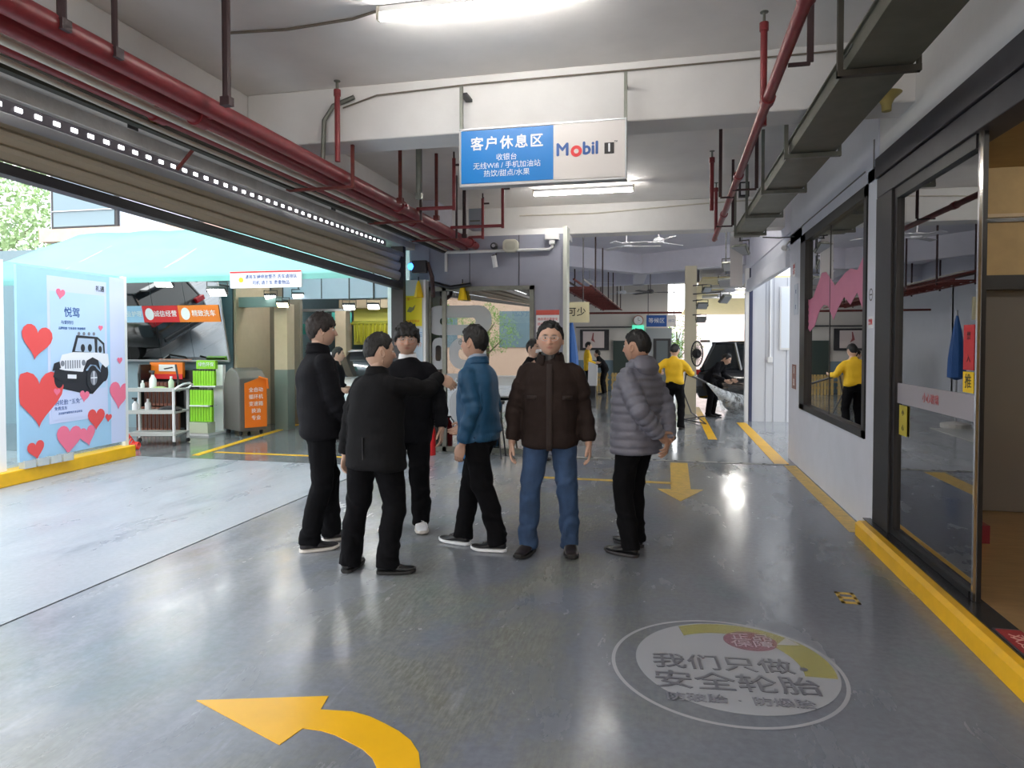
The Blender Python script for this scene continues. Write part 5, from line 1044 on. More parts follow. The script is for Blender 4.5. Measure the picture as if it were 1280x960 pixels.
# ------------------------------------------------------------ people
m_skin = mat('skin', srgb(205, 160, 132), .5, vcol=True, bump=.05, bscale=60)
m_hair = mat('hair', srgb(17, 15, 15), .6, nz=.3, nscale=30, bump=.5, bscale=90, stretch=(1, 1, .3))
m_eye = mat('eye_white', srgb(225, 220, 215), .2); m_iris = mat('iris', srgb(35, 22, 18), .15)
def fuse(mb, voxel, smooth_it=3, name='f'):
    """one continuous surface out of overlapping closed shapes"""
    o = mb.build(name, m_black); r = o.modifiers.new('r', 'REMESH'); r.mode = 'VOXEL'; r.voxel_size = voxel; r.use_smooth_shade = True
    s = o.modifiers.new('s', 'SMOOTH'); s.iterations = smooth_it; s.factor = .5
    me = bpy.data.meshes.new_from_object(o.evaluated_get(bpy.context.evaluated_depsgraph_get()))
    old = o.data; bpy.data.objects.remove(o); bpy.data.meshes.remove(old)
    n = len(me.vertices); v = np.empty(n*3, 'f'); me.vertices.foreach_get('co', v); v = v.reshape(-1, 3).astype(float)
    nr = np.empty(n*3, 'f'); me.vertex_normals.foreach_get('vector', nr); nr = nr.reshape(-1, 3).astype(float)
    f = [tuple(p.vertices) for p in me.polygons]; bpy.data.meshes.remove(me); return v, nr, f
def mk(name, v, f, m, parent, smooth=True):
    me = bpy.data.meshes.new(name); me.from_pydata([tuple(p) for p in v], [], f); me.update()
    for x in (m if isinstance(m, list) else [m]): me.materials.append(x)
    if smooth: me.polygons.foreach_set('use_smooth', [True]*len(me.polygons))
    o = bpy.data.objects.new(name, me); C.objects.link(o)
    if parent is not None: o.parent = parent
    return o
def ell(mb, st, n=22, p=2.3):
    """horizontal superellipse rings: (x, y, z, rx, ry, yaw)"""
    rows = []
    for x, y, z, rx, ry, *a in st:
        yw = a[0] if a else 0; c, s = math.cos(yw), math.sin(yw); r = []
        for k in range(n):
            t = 2*PI*k/n; u = rx*math.copysign(abs(math.cos(t))**(2/p), math.cos(t)); w = ry*math.copysign(abs(math.sin(t))**(2/p), math.sin(t))
            r.append((x+u*c-w*s, y+u*s+w*c, z))
        rows.append(r)
    o = len(mb.v); mb.grid(rows, closed=True); mb.f.append(tuple(o+k for k in range(n-1, -1, -1))); mb.f.append(tuple(o+(len(rows)-1)*n+k for k in range(n))); mb.m += [0, 0]
def limb(mb, pts, rs, n=14, sub=4):
    """smooth tapering limb through the joints"""
    P_ = [Vector(p) for p in pts]; out = []; rr = []
    for i in range(len(P_)-1):
        p0 = P_[max(i-1, 0)]; p1 = P_[i]; p2 = P_[i+1]; p3 = P_[min(i+2, len(P_)-1)]
        for k in range(sub):
            t = k/sub; q = .5*((2*p1)+(p2-p0)*t+(2*p0-5*p1+4*p2-p3)*t*t+(-p0+3*p1-3*p2+p3)*t**3)
            lin = p1.lerp(p2, t); out.append(lin.lerp(q, .5)); rr.append(rs[i]*(1-t)+rs[i+1]*t)
    out.append(P_[-1]); rr.append(rs[-1]); mb.tube(out, rr, n)
def ik(a, c, l1, l2, pole):
    a, c, pole = Vector(a), Vector(c), Vector(pole); d = c-a; L = min(d.length, (l1+l2)*.999); dn = d.normalized()
    if d.length > L: c = a+dn*L
    x = (l1*l1-l2*l2+L*L)/(2*L); h = math.sqrt(max(l1*l1-x*x, 0)); pv = pole-dn*pole.dot(dn)
    return a+dn*x+pv.normalized()*h, c
def g1(x, s): return np.exp(-(x/s)**2)
ICO = {}
def ico(n):
    if n not in ICO:
        bm = bmesh.new(); bmesh.ops.create_icosphere(bm, subdivisions=n, radius=1); bm.verts.ensure_lookup_table()
        ICO[n] = (np.array([v.co[:] for v in bm.verts]), [tuple(v.index for v in f.verts) for f in bm.faces]); bm.free()
    return ICO[n]
def head_shape(d, wide=1.):
    """d = unit directions (x right, y forward, z up) -> head surface"""
    x, y, z = d[:, 0], d[:, 1], d[:, 2]
    P_ = np.stack([x*.076*wide, y*np.where(y > 0, .092, .100), z*.118], 1)
    low = np.clip(-z, 0, 1); front = np.clip(y, 0, 1)
    P_[:, 0] *= 1-.15*low**2
    P_[:, 1] += np.where(y > 0, .010*low**1.2*front, .018*low)          # jaw forward, nape tucked
    P_[:, 1] *= 1-.10*np.clip(z, 0, 1)**2*front
    P_[:, 0] *= 1+.05*g1(z-.15, .35)
    X, Z = P_[:, 0], P_[:, 2]; fm = np.clip((y-.25)/.35, 0, 1)
    P_[:, 1] -= fm*.006*g1(X, .045)*g1(Z-.0, .05)*0
    P_[:, 1] -= fm*.012*(g1(X-.031, .017)+g1(X+.031, .017))*g1(Z-.008, .013)      # eye sockets
    P_[:, 1] += fm*.004*(g1(X-.030, .02)+g1(X+.030, .02))*g1(Z-.027, .008)        # brow ridge
    nz_ = np.clip((.016-Z)/.046, 0, 1)*np.clip((Z+.042)/.010, 0, 1)
    P_[:, 1] += fm*(.004+.020*nz_)*g1(X, .009+.006*nz_)*np.clip((.022-Z)/.01, 0, 1)*np.clip((Z+.045)/.01, 0, 1)
    P_[:, 1] += fm*.006*(g1(X-.013, .006)+g1(X+.013, .006))*g1(Z+.030, .007)      # nostril wings
    P_[:, 1] += fm*.005*(g1(X-.040, .016)+g1(X+.040, .016))*g1(Z+.018, .018)      # cheeks
    P_[:, 1] += fm*.006*g1(X, .020)*(g1(Z+.053, .005)+g1(Z+.064, .006))           # lips
    P_[:, 1] -= fm*.004*g1(X, .023)*g1(Z+.0585, .0028)
    P_[:, 1] += fm*.006*g1(X, .022)*g1(Z+.092, .014)                              # chin
    return P_
def hairline(phi, style):
    """height of the hairline (m) against azimuth from the face, 0..pi"""
    pts = {'short': [(0, .072), (.5, .070), (.95, .050), (1.25, .005), (1.45, -.01), (1.6, .035), (1.85, .02), (2.1, -.045), (PI, -.065)],
           'fringe': [(0, .030), (.6, .028), (1.0, .012), (1.3, -.02), (1.5, -.02), (1.7, .01), (1.9, -.02), (2.2, -.055), (PI, -.075)],
           'buzz': [(0, .070), (.6, .066), (1.0, .045), (1.3, .01), (1.6, .035), (1.85, .03), (2.15, -.035), (PI, -.05)]}[style]
    return np.interp(phi, [p[0] for p in pts], [p[1] for p in pts])
def hand(side, curl=.5, point=False, scale=1.):
    mb = M(); s = side
    ell_rows = []
    mb.tube([(0, 0, .035), (0, 0, .0), (0, .002, -.03)], [.026, .027, .02], 12)
    rows = []
    for z, w, th in ((.0, .027, .018), (-.025, .036, .018), (-.055, .043, .017), (-.085, .043, .014), (-.098, .038, .011)):
        rows.append([(th*math.cos(2*PI*k/14), w*math.sin(2*PI*k/14), z) for k in range(14)])
    mb.grid(rows, closed=True); mb.f.append(tuple(range(len(mb.v)-70, len(mb.v)-56))[::-1]); mb.f.append(tuple(range(len(mb.v)-14, len(mb.v)))); mb.m += [0, 0]
    for i, (y, L, r) in enumerate(((.031, .070, .0092), (.0105, .079, .0098), (-.010, .073, .0092), (-.0295, .057, .0082))):
        c = curl*(.8+.12*i); 
        if point: c = [.12, .35, .6, .75][i]
        a = .15*c; p = Vector((0, y*.95, -.088)); pts = [p.copy()]; rs = [r*1.1]
        for k, fr in enumerate((.45, .30, .25)):
            a += c*(.55 if k == 0 else .75); st_ = Vector((-s*math.sin(a), y*.12, -math.cos(a)))*L*fr
            pts.append(pts[-1]+st_); rs.append(r*(1-.10*(k+1)))
        mb.tube(pts+[pts[-1]+(pts[-1]-pts[-2])*.12], rs+[r*.4], 9)
    mb.tube([(-s*.004, .024, -.018), (-s*.014, .042, -.045), (-s*.022, .050, -.070), (-s*.028, .050, -.092), (-s*.029, .049, -.098)], [.015, .0125, .011, .0095, .005], 9)
    v, n, f = fuse(mb, .0036, 2); return v*scale, f
HANDS = {}
def get_hand(side, kind):
    if (side, kind) not in HANDS:
        HANDS[(side, kind)] = hand(side, {'relax': .55, 'point': .4, 'fist': 1.5}[kind], kind == 'point')
    return HANDS[(side, kind)]
def frame_to(dirv, fwd):
    """rotation taking local -Z to dirv, local +Y close to fwd"""
    z = -Vector(dirv).normalized(); y = Vector(fwd); y = (y-z*y.dot(z)).normalized(); x = y.cross(z)
    return np.array([[x[i], y[i], z[i]] for i in range(3)])
def wr(v, n, amp, sx, sy, sz, seed, f2=1.):
    out = v.copy()
    for i in range(len(v)):
        p = v[i]; q = noise.noise(Vector((p[0]*sx+seed, p[1]*sy, p[2]*sz+f2*p[0]*3)))
        out[i] += n[i]*amp*(1-2*abs(q)*1.6)*.8
    return out
def person(lab, loc, rz, H, top, legs, coat=None, pants=None, shoes=None, hd=None, hands=('relax', 'relax'), res=1., group=None, skin=(206, 170, 148)):
    root = T('person', lab, 'person', loc, rz, group); k = H/1.72
    lean = Vector(top.get('lean', (0, 0))+(0,)); tw = top.get('twist', 0.); fat = top.get('fat', 1.)
    hipz = (legs.get('hip', .915))*k; px, py = legs.get('shift', (0, 0)); drop = top.get('drop', 0)
    def tz(z):   # torso point: leaning linearly from hips to neck
        t = max(0, (z-.95)/.55); return px+lean.x*t, py+lean.y*t
    ztop = -drop
    def Z(z): return z*k + ztop*max(0, (z-.95)/.55) + (hipz-.915*k)
    cs, sn = math.cos(tw), math.sin(tw)
    def rot(x, y): return x*cs-y*sn, x*sn+y*cs
    joints = {}
    for s, nm in ((1, 'R'), (-1, 'L')):
        cx, cy = tz(1.39); x, y = rot(s*.160*k*top.get('sh', 1.), 0)
        sh = Vector((cx+x, cy+y, Z(1.365))); w_ = Vector(top['wrist'+nm])*1.; el, w2 = ik(sh, w_, .285*k, .265*k, top.get('pole'+nm, (s*.35, -.9, -.3)))
        joints[nm] = (sh, el, w2)
        hp = Vector((px+s*.09*k, py, hipz)); fx, fy, fa, *ft = legs['foot'+nm]; ank = Vector((fx, fy, .085*k+(ft[0] if ft else 0)))
        kn, ank = ik(hp, ank, .432*k, .408*k, (math.sin(-fa)*.5+s*.1, 1, 0) if not legs.get('kp') else legs['kp']); joints['l'+nm] = (hp, kn, ank, fa, ft[0] if ft else 0)
    # body: one surface with the skin tones painted as vertex colour
    b = M(); c14 = tz(1.39); c12 = tz(1.2); cN = tz(1.5)
    ell(b, [(px, py, Z(.84), .13*k, .09*k), (px, py, Z(.93), .15*k, .10*k), (*tz(1.05), Z(1.05), .13*k, .09*k, tw*.4), (*c12, Z(1.22), .14*k, .10*k, tw*.8), (*c14, Z(1.38), .15*k, .085*k, tw), (*tz(1.45), Z(1.45), .07*k, .06*k, tw)])
    hx, hy = (hd.get('off', (0, .02)) if hd else (0, .02)); hy0, hp0 = hd.get('yaw', 0.), hd.get('pitch', 0.)
    hc = Vector((cN[0]+hx, cN[1]+hy, Z(1.72)-.122*k*1.0)); hs = hd.get('size', 1.0)*(.55+.45*k)*1.04
    limb(b, [(*tz(1.42), Z(1.42)), (cN[0]+hx*.4, cN[1]+hy*.3-.005, Z(1.50)), (hc.x-.0, hc.y-.02, hc.z-.05)], [.062*k, .055*k, .054*k])
    for nm in 'RL':
        sh, el, w2 = joints[nm]; limb(b, [sh+Vector((0, 0, -.01)), el, w2], [.05*k, .038*k, .026*k])
        hp, kn, an, fa, ft = joints['l'+nm]; limb(b, [hp, kn, an], [.08*k, .052*k, .036*k])
    bv, bn, bf = fuse(b, .014*res+.002, 3)
    V = [bv]; F = list(bf); sk = np.array(srgb(*skin)); col = [np.tile(sk, (len(bv), 1))]; off = len(bv)
    # head
    dirs, hf = ico(5 if res < 1.5 else 4); hv = head_shape(dirs, hd.get('wide', 1.))*hs
    hcol = np.tile(sk, (len(hv), 1)); X, Yc, Zc = hv[:, 0]/hs, hv[:, 1]/hs, hv[:, 2]/hs; fr = (dirs[:, 1] > .3)
    lip = fr*g1(X, .021)*g1(Zc+.0585, .007); lip = np.clip(lip*1.3, 0, .85)[:, None]; hcol = hcol*(1-lip)+np.array(srgb(176, 112, 102))*lip
    bro = fr*np.clip(1.7*(g1(X-.031, .016)+g1(X+.031, .016))*g1(Zc-.0265, .0045), 0, 1)[:, None].T[0]; hcol = hcol*(1-bro[:, None])+np.array(srgb(40, 32, 30))*bro[:, None]
    rd = fr*np.clip(.5*(g1(X-.04, .02)+g1(X+.04, .02)+g1(X, .015))*g1(Zc+.02, .02), 0, 1); hcol = hcol*(1-rd[:, None])+np.array(srgb(206, 136, 112))*rd[:, None]
    ears = M()
    for s in (-1, 1):
        e = [(s*(.074+.003*math.sin(t)), -.008, 0) for t in (0,)]
        rows = []
        for r_, q in ((1., 0), (1.02, .006), (.75, .012), (.55, .007), (.3, .004)):
            rows.append([(s*(.070*hd.get('wide', 1.)+q+.006*(1 if math.cos(2*PI*j/16) < 0 else .3)), -.004-.017*r_*math.cos(2*PI*j/16)-.004*math.sin(2*PI*j/16), -.006+.031*r_*math.sin(2*PI*j/16)) for j in range(16)])
        o0 = len(ears.v); ears.grid(rows, closed=True); ears.f.append(tuple(o0+4*16+j for j in range(16))); ears.m.append(0)
    ev = np.array(ears.v)*hs
    Rh = np.array((Matrix.Rotation(hy0, 3, 'Z') @ Matrix.Rotation(hp0, 3, 'X') @ Matrix.Rotation(hd.get('roll', 0), 3, 'Y')))
    hcv = np.array(hc); toW = lambda a: a @ Rh.T + hcv
    V.append(toW(hv)); F += [tuple(i+off for i in f) for f in hf]; col.append(hcol); off += len(hv)
    V.append(toW(ev)); F += [tuple(i+off for i in f) for f in ears.f]; col.append(np.tile(sk*.93, (len(ev), 1))); off += len(ev)
    for nm, s, hk in (('R', 1, hands[0]), ('L', -1, hands[1])):
        if hk is None: continue
        sh, el, w2 = joints[nm]; v_, f_ = get_hand(s, hk); hd_dir = Vector(top.get('hdir'+nm, (w2-el))); fw = top.get('hfwd'+nm, (0, 1, 0))
        R = frame_to(hd_dir, fw); v2 = (v_*k*1.02) @ R.T + np.array(w2 + hd_dir.normalized()*.01)
        V.append(v2); F += [tuple(i+off for i in f) for f in f_]; col.append(np.tile(sk*.92, (len(v2), 1))); off += len(v2)
    body = mk('body', np.concatenate(V), F, m_skin, root); ca_ = body.data.color_attributes.new('Col', 'FLOAT_COLOR', 'POINT')
    cc = np.concatenate([np.concatenate(col), np.ones((off, 1))], 1).astype('f'); ca_.data.foreach_set('color', cc.ravel())
    # eyes
    if res < 1.5:
        for s in (-1, 1):
            em = M(); em.lathe([(.0115*math.sin(PI*q/8), .0115*math.cos(PI*q/8)) for q in range(1, 8)], (0, 0, 0), 14, 'Y'); ev_ = (np.array(em.v)*np.array([1, 1, .55])+np.array([s*.031, .0755, .0075]))*hs
            mk('eye', toW(ev_), em.f, m_eye, root)
            em = M(); em.lathe([(.0045, 0), (.0045, .0035)], (0, 0, 0), 12, 'Y'); ev_ = (np.array(em.v)+np.array([s*.031, .0842, .0070]))*hs
            mk('iris', toW(ev_), em.f, m_iris, root)
    # hair
    style = hd.get('style', 'short'); th = hd.get('thick', .014)
    phi = np.abs(np.arctan2(dirs[:, 0], dirs[:, 1])); base = head_shape(dirs, hd.get('wide', 1.)); hl = hairline(phi, style)
    nse = np.array([noise.noise(Vector(d*[5, 5, 3])) for d in dirs]); nse2 = np.array([noise.noise(Vector((d[0]*22, d[1]*22, d[2]*5))) for d in dirs])
    msk = np.clip((base[:, 2]-hl+nse*.006+nse2*.004)/.008, 0, 1); msk = msk*msk*(3-2*msk)
    bulk = hd.get('bulk', 0)*np.clip(dirs[:, 2]+.3, 0, 1)
    tk = -.012+msk*(.012+th*(1+.5*nse+.6*nse2)*(0.30+.70*np.clip(dirs[:, 2]+.35, 0, 1))+bulk)
    # hug the skull, not the nose
    nb = base/np.linalg.norm(base, axis=1)[:, None]
    mk('hair', toW((base+nb*tk[:, None])*hs), hf, MATS.get(hd.get('hairmat', 'hair')), root)
    if hd.get('glasses'):
        gm = M()
        for s in (-1, 1):
            gm.tube([(s*.032+.024*math.cos(2*PI*j/20), .094, .004+.017*math.sin(2*PI*j/20)) for j in range(21)], .0014, 6)
            gm.tube([(s*.056, .092, .008), (s*.076, .06, .010), (s*.078, -.005, .006)], .0014, 6)
        gm.tube([(-.009, .097, .008), (0, .101, .009), (.009, .097, .008)], .0013, 6)
        mk('eyeglasses', toW(np.array(gm.v)*hs), gm.f, m_alum if hd['glasses'] == 1 else m_black, root)
    # trousers
    pm, pr_ = pants['mat'], pants.get('r', 1.); t = M()
    ell(t, [(px, py-.005, Z(.80), .155*k*pr_, .115*k), (px, py-.01, Z(.90), .172*k*fat, .125*k), (px, py, Z(1.0), .160*k*fat, .115*k), (px, py, Z(1.03), .155*k*fat, .11*k)])
    for nm in 'RL':
        hp, kn, an, fa, ft = joints['l'+nm]; mid = hp.lerp(kn, .45); cf = kn.lerp(an, .42)
        limb(t, [hp+Vector((0, -.01, -.02)), mid, kn, cf+Vector((0, -.012, 0)), an+Vector((0, -.012, -.040*k))], [.104*k*pr_, .100*k*pr_, .082*k*pr_, .080*k*pr_, .074*k*pr_*pants.get('hem', 1)])
    v, n, f = fuse(t, .011*res, 3)
    kz = [joints['lR'][1].z, joints['lL'][1].z]
    out = v.copy()
    for i in range(len(v)):
        p = v[i]; p_ = Vector(p); q = noise.noise(Vector((p[0]*6+3, p[1]*6+p[2]*4, p[2]*13+p[0]*11+noise.noise(p_*7)*1.5))); q2 = noise.noise(Vector((p[0]*14, p[1]*14, p[2]*5)))
        low = min(1, max(0, (.34*k-p[2])/.25)); kn_ = math.exp(-((p[2]-kz[0])/.10)**2)
        out[i] += n[i]*(q*(.007+.015*low+.009*kn_)+q2*.007)
    mk('trousers', out, f, pm, root)
    # shoes
    for nm in 'RL':
        hp, kn, an, fa, ft = joints['l'+nm]; sh_ = M(); so = M(); ln = .275*k; c, s_ = math.cos(fa), math.sin(fa)
        for (mb, zs) in ((sh_, 0), (so, 1)):
            rows = []
            for q in range(13):
                u = q/12; y = -.075*k+ln*u*1.02; w = .048*(1-.10*math.cos(2*PI*u))*min(1, math.sqrt(max(0, 1-((u-.5)/.53)**2))*1.6)
                if 0.45 < u < .9: w *= 1.05
                top_ = np.interp(u, [0, .1, .3, .45, .7, .9, 1], [.070, .085, .095, .078, .052, .044, .028])*k
                lo = .018
                lift = np.interp(u, [0, .8, 1], [0, 0, .012])
                if ft: lift += ft*(1-u)*.9
                r = []
                for j in range(12):
                    a = 2*PI*j/12
                    if zs == 0: X2 = w*math.cos(a)*k; Z2 = (lo+top_)/2+(top_-lo)/2*math.sin(a)
                    else: X2 = w*1.08*k*math.copysign(abs(math.cos(a))**.5, math.cos(a)); Z2 = .013+.013*math.copysign(abs(math.sin(a))**.5, math.sin(a))
                    r.append((an.x+X2*c-y*s_, an.y+X2*s_+y*c, Z2+lift))
                rows.append(r)
            o0 = len(mb.v); mb.grid(rows, closed=True); mb.f.append(tuple(o0+j for j in range(12))[::-1]); mb.f.append(tuple(o0+12*12+j for j in range(12))); mb.m += [0, 0]
        ob = sh_.build('shoe', shoes['mat'], root, smooth=60); sb_ = ob.modifiers.new('s', 'SUBSURF'); sb_.levels = 1; sb_.render_levels = 1
        so.build('sole', shoes.get('sole', m_rubber), ob, smooth=50)
        if shoes.get('laces') and res < 1.5:
            la = M()
            for j in range(4):
                yy = .04+.022*j; zz = .090-.010*j+(ft if ft else 0)*.5; q0 = [(-.022, yy, zz-.004), (0, yy, zz+.004), (.022, yy, zz-.004)]
                la.tube([(an.x+a*c-b_*s_, an.y+a*s_+b_*c, z_) for a, b_, z_ in q0], .003, 5)
            la.build('laces', shoes['laces'], ob)
    # jacket
    j = M(); L0 = coat.get('hem', .78); fx = coat.get('fit', 1.)*fat; cm_ = coat['mat']
    flare = coat.get('flare', 1.)
    ell(j, [(px, py, Z(L0), .182*k*fx*flare, .135*k*fx*flare, tw*.2), (px, py, Z(L0+.03), .190*k*fx*flare, .140*k*fx*flare, tw*.2), (px, py, Z(.92), .188*k*fx, .140*k*fx, tw*.3), (*tz(1.05), Z(1.05), .184*k*fx, .138*k*fx, tw*.5), (*tz(1.2), Z(1.20), .190*k*fx, .138*k*fx, tw*.8), (*tz(1.30), Z(1.30), .184*k*fx, .128*k*fx, tw), (*tz(1.37), Z(1.37), .160*k*fx, .108*k*fx, tw), (*tz(1.415), Z(1.415), .120*k*fx, .092*k, tw), (*tz(1.45), Z(1.45), .085*k, .078*k, tw), (cN[0], cN[1]-.008, Z(1.475+coat.get('collar', .015)), .066*k, .066*k, tw)], n=26)
    sl = coat.get('sleeve', 1.)
    for nm in 'RL':
        sh, el, w2 = joints[nm]; s = 1 if nm == 'R' else -1; cx, cy = tz(1.39)
        inn = Vector((cx, cy, Z(1.37))).lerp(sh, .62); up = sh.lerp(el, .5); fo = el.lerp(w2, .55)
        limb(j, [inn, sh+Vector((0, 0, -.005)), up, el, fo, el.lerp(w2, coat.get('cuff', .97))], [.058*k*sl, .066*k*sl, .066*k*sl, .061*k*sl, .056*k*sl, .047*k*sl])
    v, n, f = fuse(j, .010*res, 3)
    out = v.copy(); arms = [(joints[nm][0], joints[nm][1], joints[nm][2]) for nm in 'RL']
    cxy = np.array([px, py])
    for i in range(len(v)):
        p = Vector(v[i]); best = 9; sarc = 0; 
        for a, e, w_ in arms:
            for (q0, q1, base_) in ((a, e, 0), (e, w_, (e-a).length)):
                dd = q1-q0; tt = max(0, min(1, (p-q0).dot(dd)/dd.length_squared)); ds = (p-q0-dd*tt).length
                if ds < best: best = ds; sarc = base_+tt*dd.length; ae = abs(sarc-(e-a).length)
        arm = best < .085*k and sarc > .09
        if coat.get('puff'):
            u = (sarc if arm else p.z-.0)/coat['puff']; amp = .014*(abs(math.sin(PI*u))**.5-.6)
            amp += .004*noise.noise(p*16)+.004*noise.noise(Vector((p.x*9, p.y*9, p.z*30)))
        elif arm:
            q = noise.noise(Vector((p.x*5+7, p.y*5, sarc*17))); cr2 = math.exp(-(ae/.09)**2); amp = q*(.012+.022*cr2)
        else:
            q = noise.noise(Vector((p.x*7, p.y*7, p.z*3.2+2))); q2 = noise.noise(Vector((p.x*4+9, p.y*4, p.z*11))); amp = q*.017+q2*.016
            if coat.get('rib') and p.z < Z(L0)+.065*k: amp = -.003+.0018*math.sin(math.atan2(p.y-py, p.x-px)*90)
        if coat.get('thinhem'): pass
        out[i] += n[i]*amp*coat.get('wr', 1.)
    # open the jacket bottom: nothing below the hem
    jo = mk(coat.get('name', 'jacket'), out, f, cm_, root)
    info = dict(root=root, k=k, Z=Z, tz=tz, tw=tw, joints=joints, hc=hc, px=px, py=py, fx=fx, cN=cN)
    return info
def collar(I, name, m, z0=1.435, z1=1.51, r0=.088, r1=.074, gap=.5, th=.006, flop=0.02):
    """standing collar open at the front"""
    k, Z = I['k'], I['Z']; rows = []
    for q in range(5):
        t = q/4; r = (r0*(1-t)+r1*t)*k; z = z0*(1-t)+z1*t; row = []
        for j in range(25):
            a = PI/2+gap+(2*PI-2*gap)*j/24+I['tw']; row.append((I['cN'][0]+r*math.cos(a), I['cN'][1]-.008+r*.98*math.sin(a), Z(z)-(.02*k*max(0, math.cos((j/24-.0)*2*PI))*(1))))
        rows.append(row)
    rows.append([(I['cN'][0]+(x-I['cN'][0])*1.13, I['cN'][1]+(y-I['cN'][1])*1.13, z-flop*k) for x, y, z in rows[-1]])
    o = M().grid(rows).build(name, m, I['root'], smooth=True); s = o.modifiers.new('s', 'SOLIDIFY'); s.thickness = th; return o
def neckring(I, name, m, z0=1.44, z1=1.55, r=.066):
    k = I['k']; mb = M(); ell(mb, [(I['cN'][0], I['cN'][1], I['Z'](z0), r*1.25*k, r*1.2*k), (I['cN'][0], I['cN'][1], I['Z']((z0+z1)/2), r*1.05*k, r*1.05*k), (I['cN'][0], I['cN'][1]-.003, I['Z'](z1), r*.96*k, r*.98*k)], p=2)
    return mb.build(name, m, I['root'], smooth=60)
def strip(I, name, m, x0, x1, z0, z1, side=1, th=.006, fx=1., front=True, ry=.142, n=12):
    """panel lying on the front (or back) of the torso"""
    k, Z, tz = I['k'], I['Z'], I['tz']; rows = []
    for q in range(n+1):
        z = z0+(z1-z0)*q/n; rx = np.interp(z, [.78, 1.2, 1.32, 1.40, 1.46], [.186, .190, .190, .172, .11])*k*I['fx']; r_y = np.interp(z, [.78, .95, 1.2, 1.32, 1.40, 1.46], [.140, .142, .139, .130, .109, .086])*k*I['fx']
        cx, cy = tz(z) if z > .95 else (I['px'], I['py']); row = []
        for u in np.linspace(x0, x1, 4):
            uu = min(.98, abs(u)*k/rx); w = (r_y+th)*(1-uu**2.3)**(1/2.3); row.append((cx+u*k, cy+(w if front else -w), Z(z)))
        rows.append(row)
    o = M().grid(rows).build(name, m, I['root'], smooth=True); s = o.modifiers.new('s', 'SOLIDIFY'); s.thickness = .008; s.offset = 0; return o

m_cblack = mat('black_wool', srgb(22, 22, 26), .9, spec=.15, nz=.15, nscale=60, bump=.25, bscale=220)
m_csuit = mat('black_suit', srgb(24, 24, 26), .9, spec=.15, nz=.12, nscale=50, bump=.2, bscale=260)
m_cnavy = mat('blue_jacket', srgb(24, 76, 112), .6, nz=.1, nscale=20, bump=.2, bscale=160)
m_cbrown = mat('brown_jacket', srgb(44, 34, 31), .8, spec=.2, nz=.1, nscale=30, bump=.25, bscale=200)
m_cgrey = mat('grey_puffer', srgb(112, 113, 126), .5, nz=.06, nscale=20, bump=.2, bscale=60)
m_cyel = mat('yellow_shirt', srgb(226, 182, 20), .7, nz=.08)
m_tblack = mat('black_trousers', srgb(16, 16, 19), .9, spec=.12, nz=.15, nscale=30, bump=.2, bscale=200)
m_jeans = mat('blue_jeans', srgb(50, 75, 110), .8, nz=.3, nscale=7, bump=.3, bscale=240)
m_sblack = mat('black_shoe', srgb(22, 22, 24), .35); m_sdark = mat('dark_sneaker', srgb(40, 38, 42), .7, nz=.2, nscale=40)
m_swhite = mat('white_sneaker', srgb(222, 222, 226), .5); m_solew = mat('white_sole', srgb(214, 208, 200), .6); m_sbrown = mat('brown_shoe', srgb(38, 30, 28), .4)
m_hairb = mat('hair_brown', srgb(32, 24, 21), .6, nz=.35, nscale=30, bump=.6, bscale=90, stretch=(1, 1, .3))

def yaw_to(dx, dy): return math.atan2(-dx, dy)
# 1 leftmost man, back turned, facing away to the right
I = person('leftmost man of the group in a black wool jacket, back turned', (-2.60, 4.80, 0), yaw_to(.75, .66), 1.80,
    dict(lean=(0, .0), wristR=(.17, .24, .93), wristL=(-.15, .26, .93), poleR=(.5, -.9, -.1), poleL=(-.5, -.9, -.1), fat=1.0),
    dict(footR=(.10, -.10, -.05), footL=(-.10, .12, .12)),
    coat=dict(mat=m_cblack, hem=.82, fit=1.10, sleeve=1.06, collar=.03), pants=dict(mat=m_tblack, r=.98), shoes=dict(mat=m_sdark, sole=m_solew, laces=m_black),
    hd=dict(style='fringe', thick=.018, hairmat='hair_brown', yaw=-.15, size=1.02), hands=('fist', 'fist'))
collar(I, 'collar', m_cblack, gap=.35)
# 2 man in black suit, pointing
I = person('man in a black suit seen from behind, his arm stretched out to the right', (-1.93, 4.33, 0), yaw_to(.12, 1), 1.63,
    dict(lean=(.015, .02), twist=-.35, wristR=(.28, .43, 1.33), wristL=(-.27, .05, .80), poleR=(.6, -.4, -.5), hdirR=(.75, .45, -.55), hfwdR=(.2, .6, .9), fat=1.08, sh=1.05),
    dict(footR=(.09, .0, -1.15), footL=(-.19, -.03, .15), shift=(0, 0)),
    coat=dict(mat=m_csuit, hem=.76, fit=1.10, flare=1.06, sleeve=1.05, collar=.02, wr=.8), pants=dict(mat=m_tblack, r=1.06), shoes=dict(mat=m_sblack),
    hd=dict(style='buzz', thick=.012, yaw=-.75, pitch=-.05, size=1.06), hands=('relax', 'relax'))
collar(I, 'collar', m_csuit, gap=.5, r0=.088, r1=.070, z1=1.50)
M().prism([(-.003, .78*I['k']), (.003, .78*I['k']), (.002, 1.0*I['k']), (-.002, 1.0*I['k'])], -.170*I['k'], -.158*I['k'], lambda u, v, h: (u, h, v)).build('back_vent', m_black, I['root'])
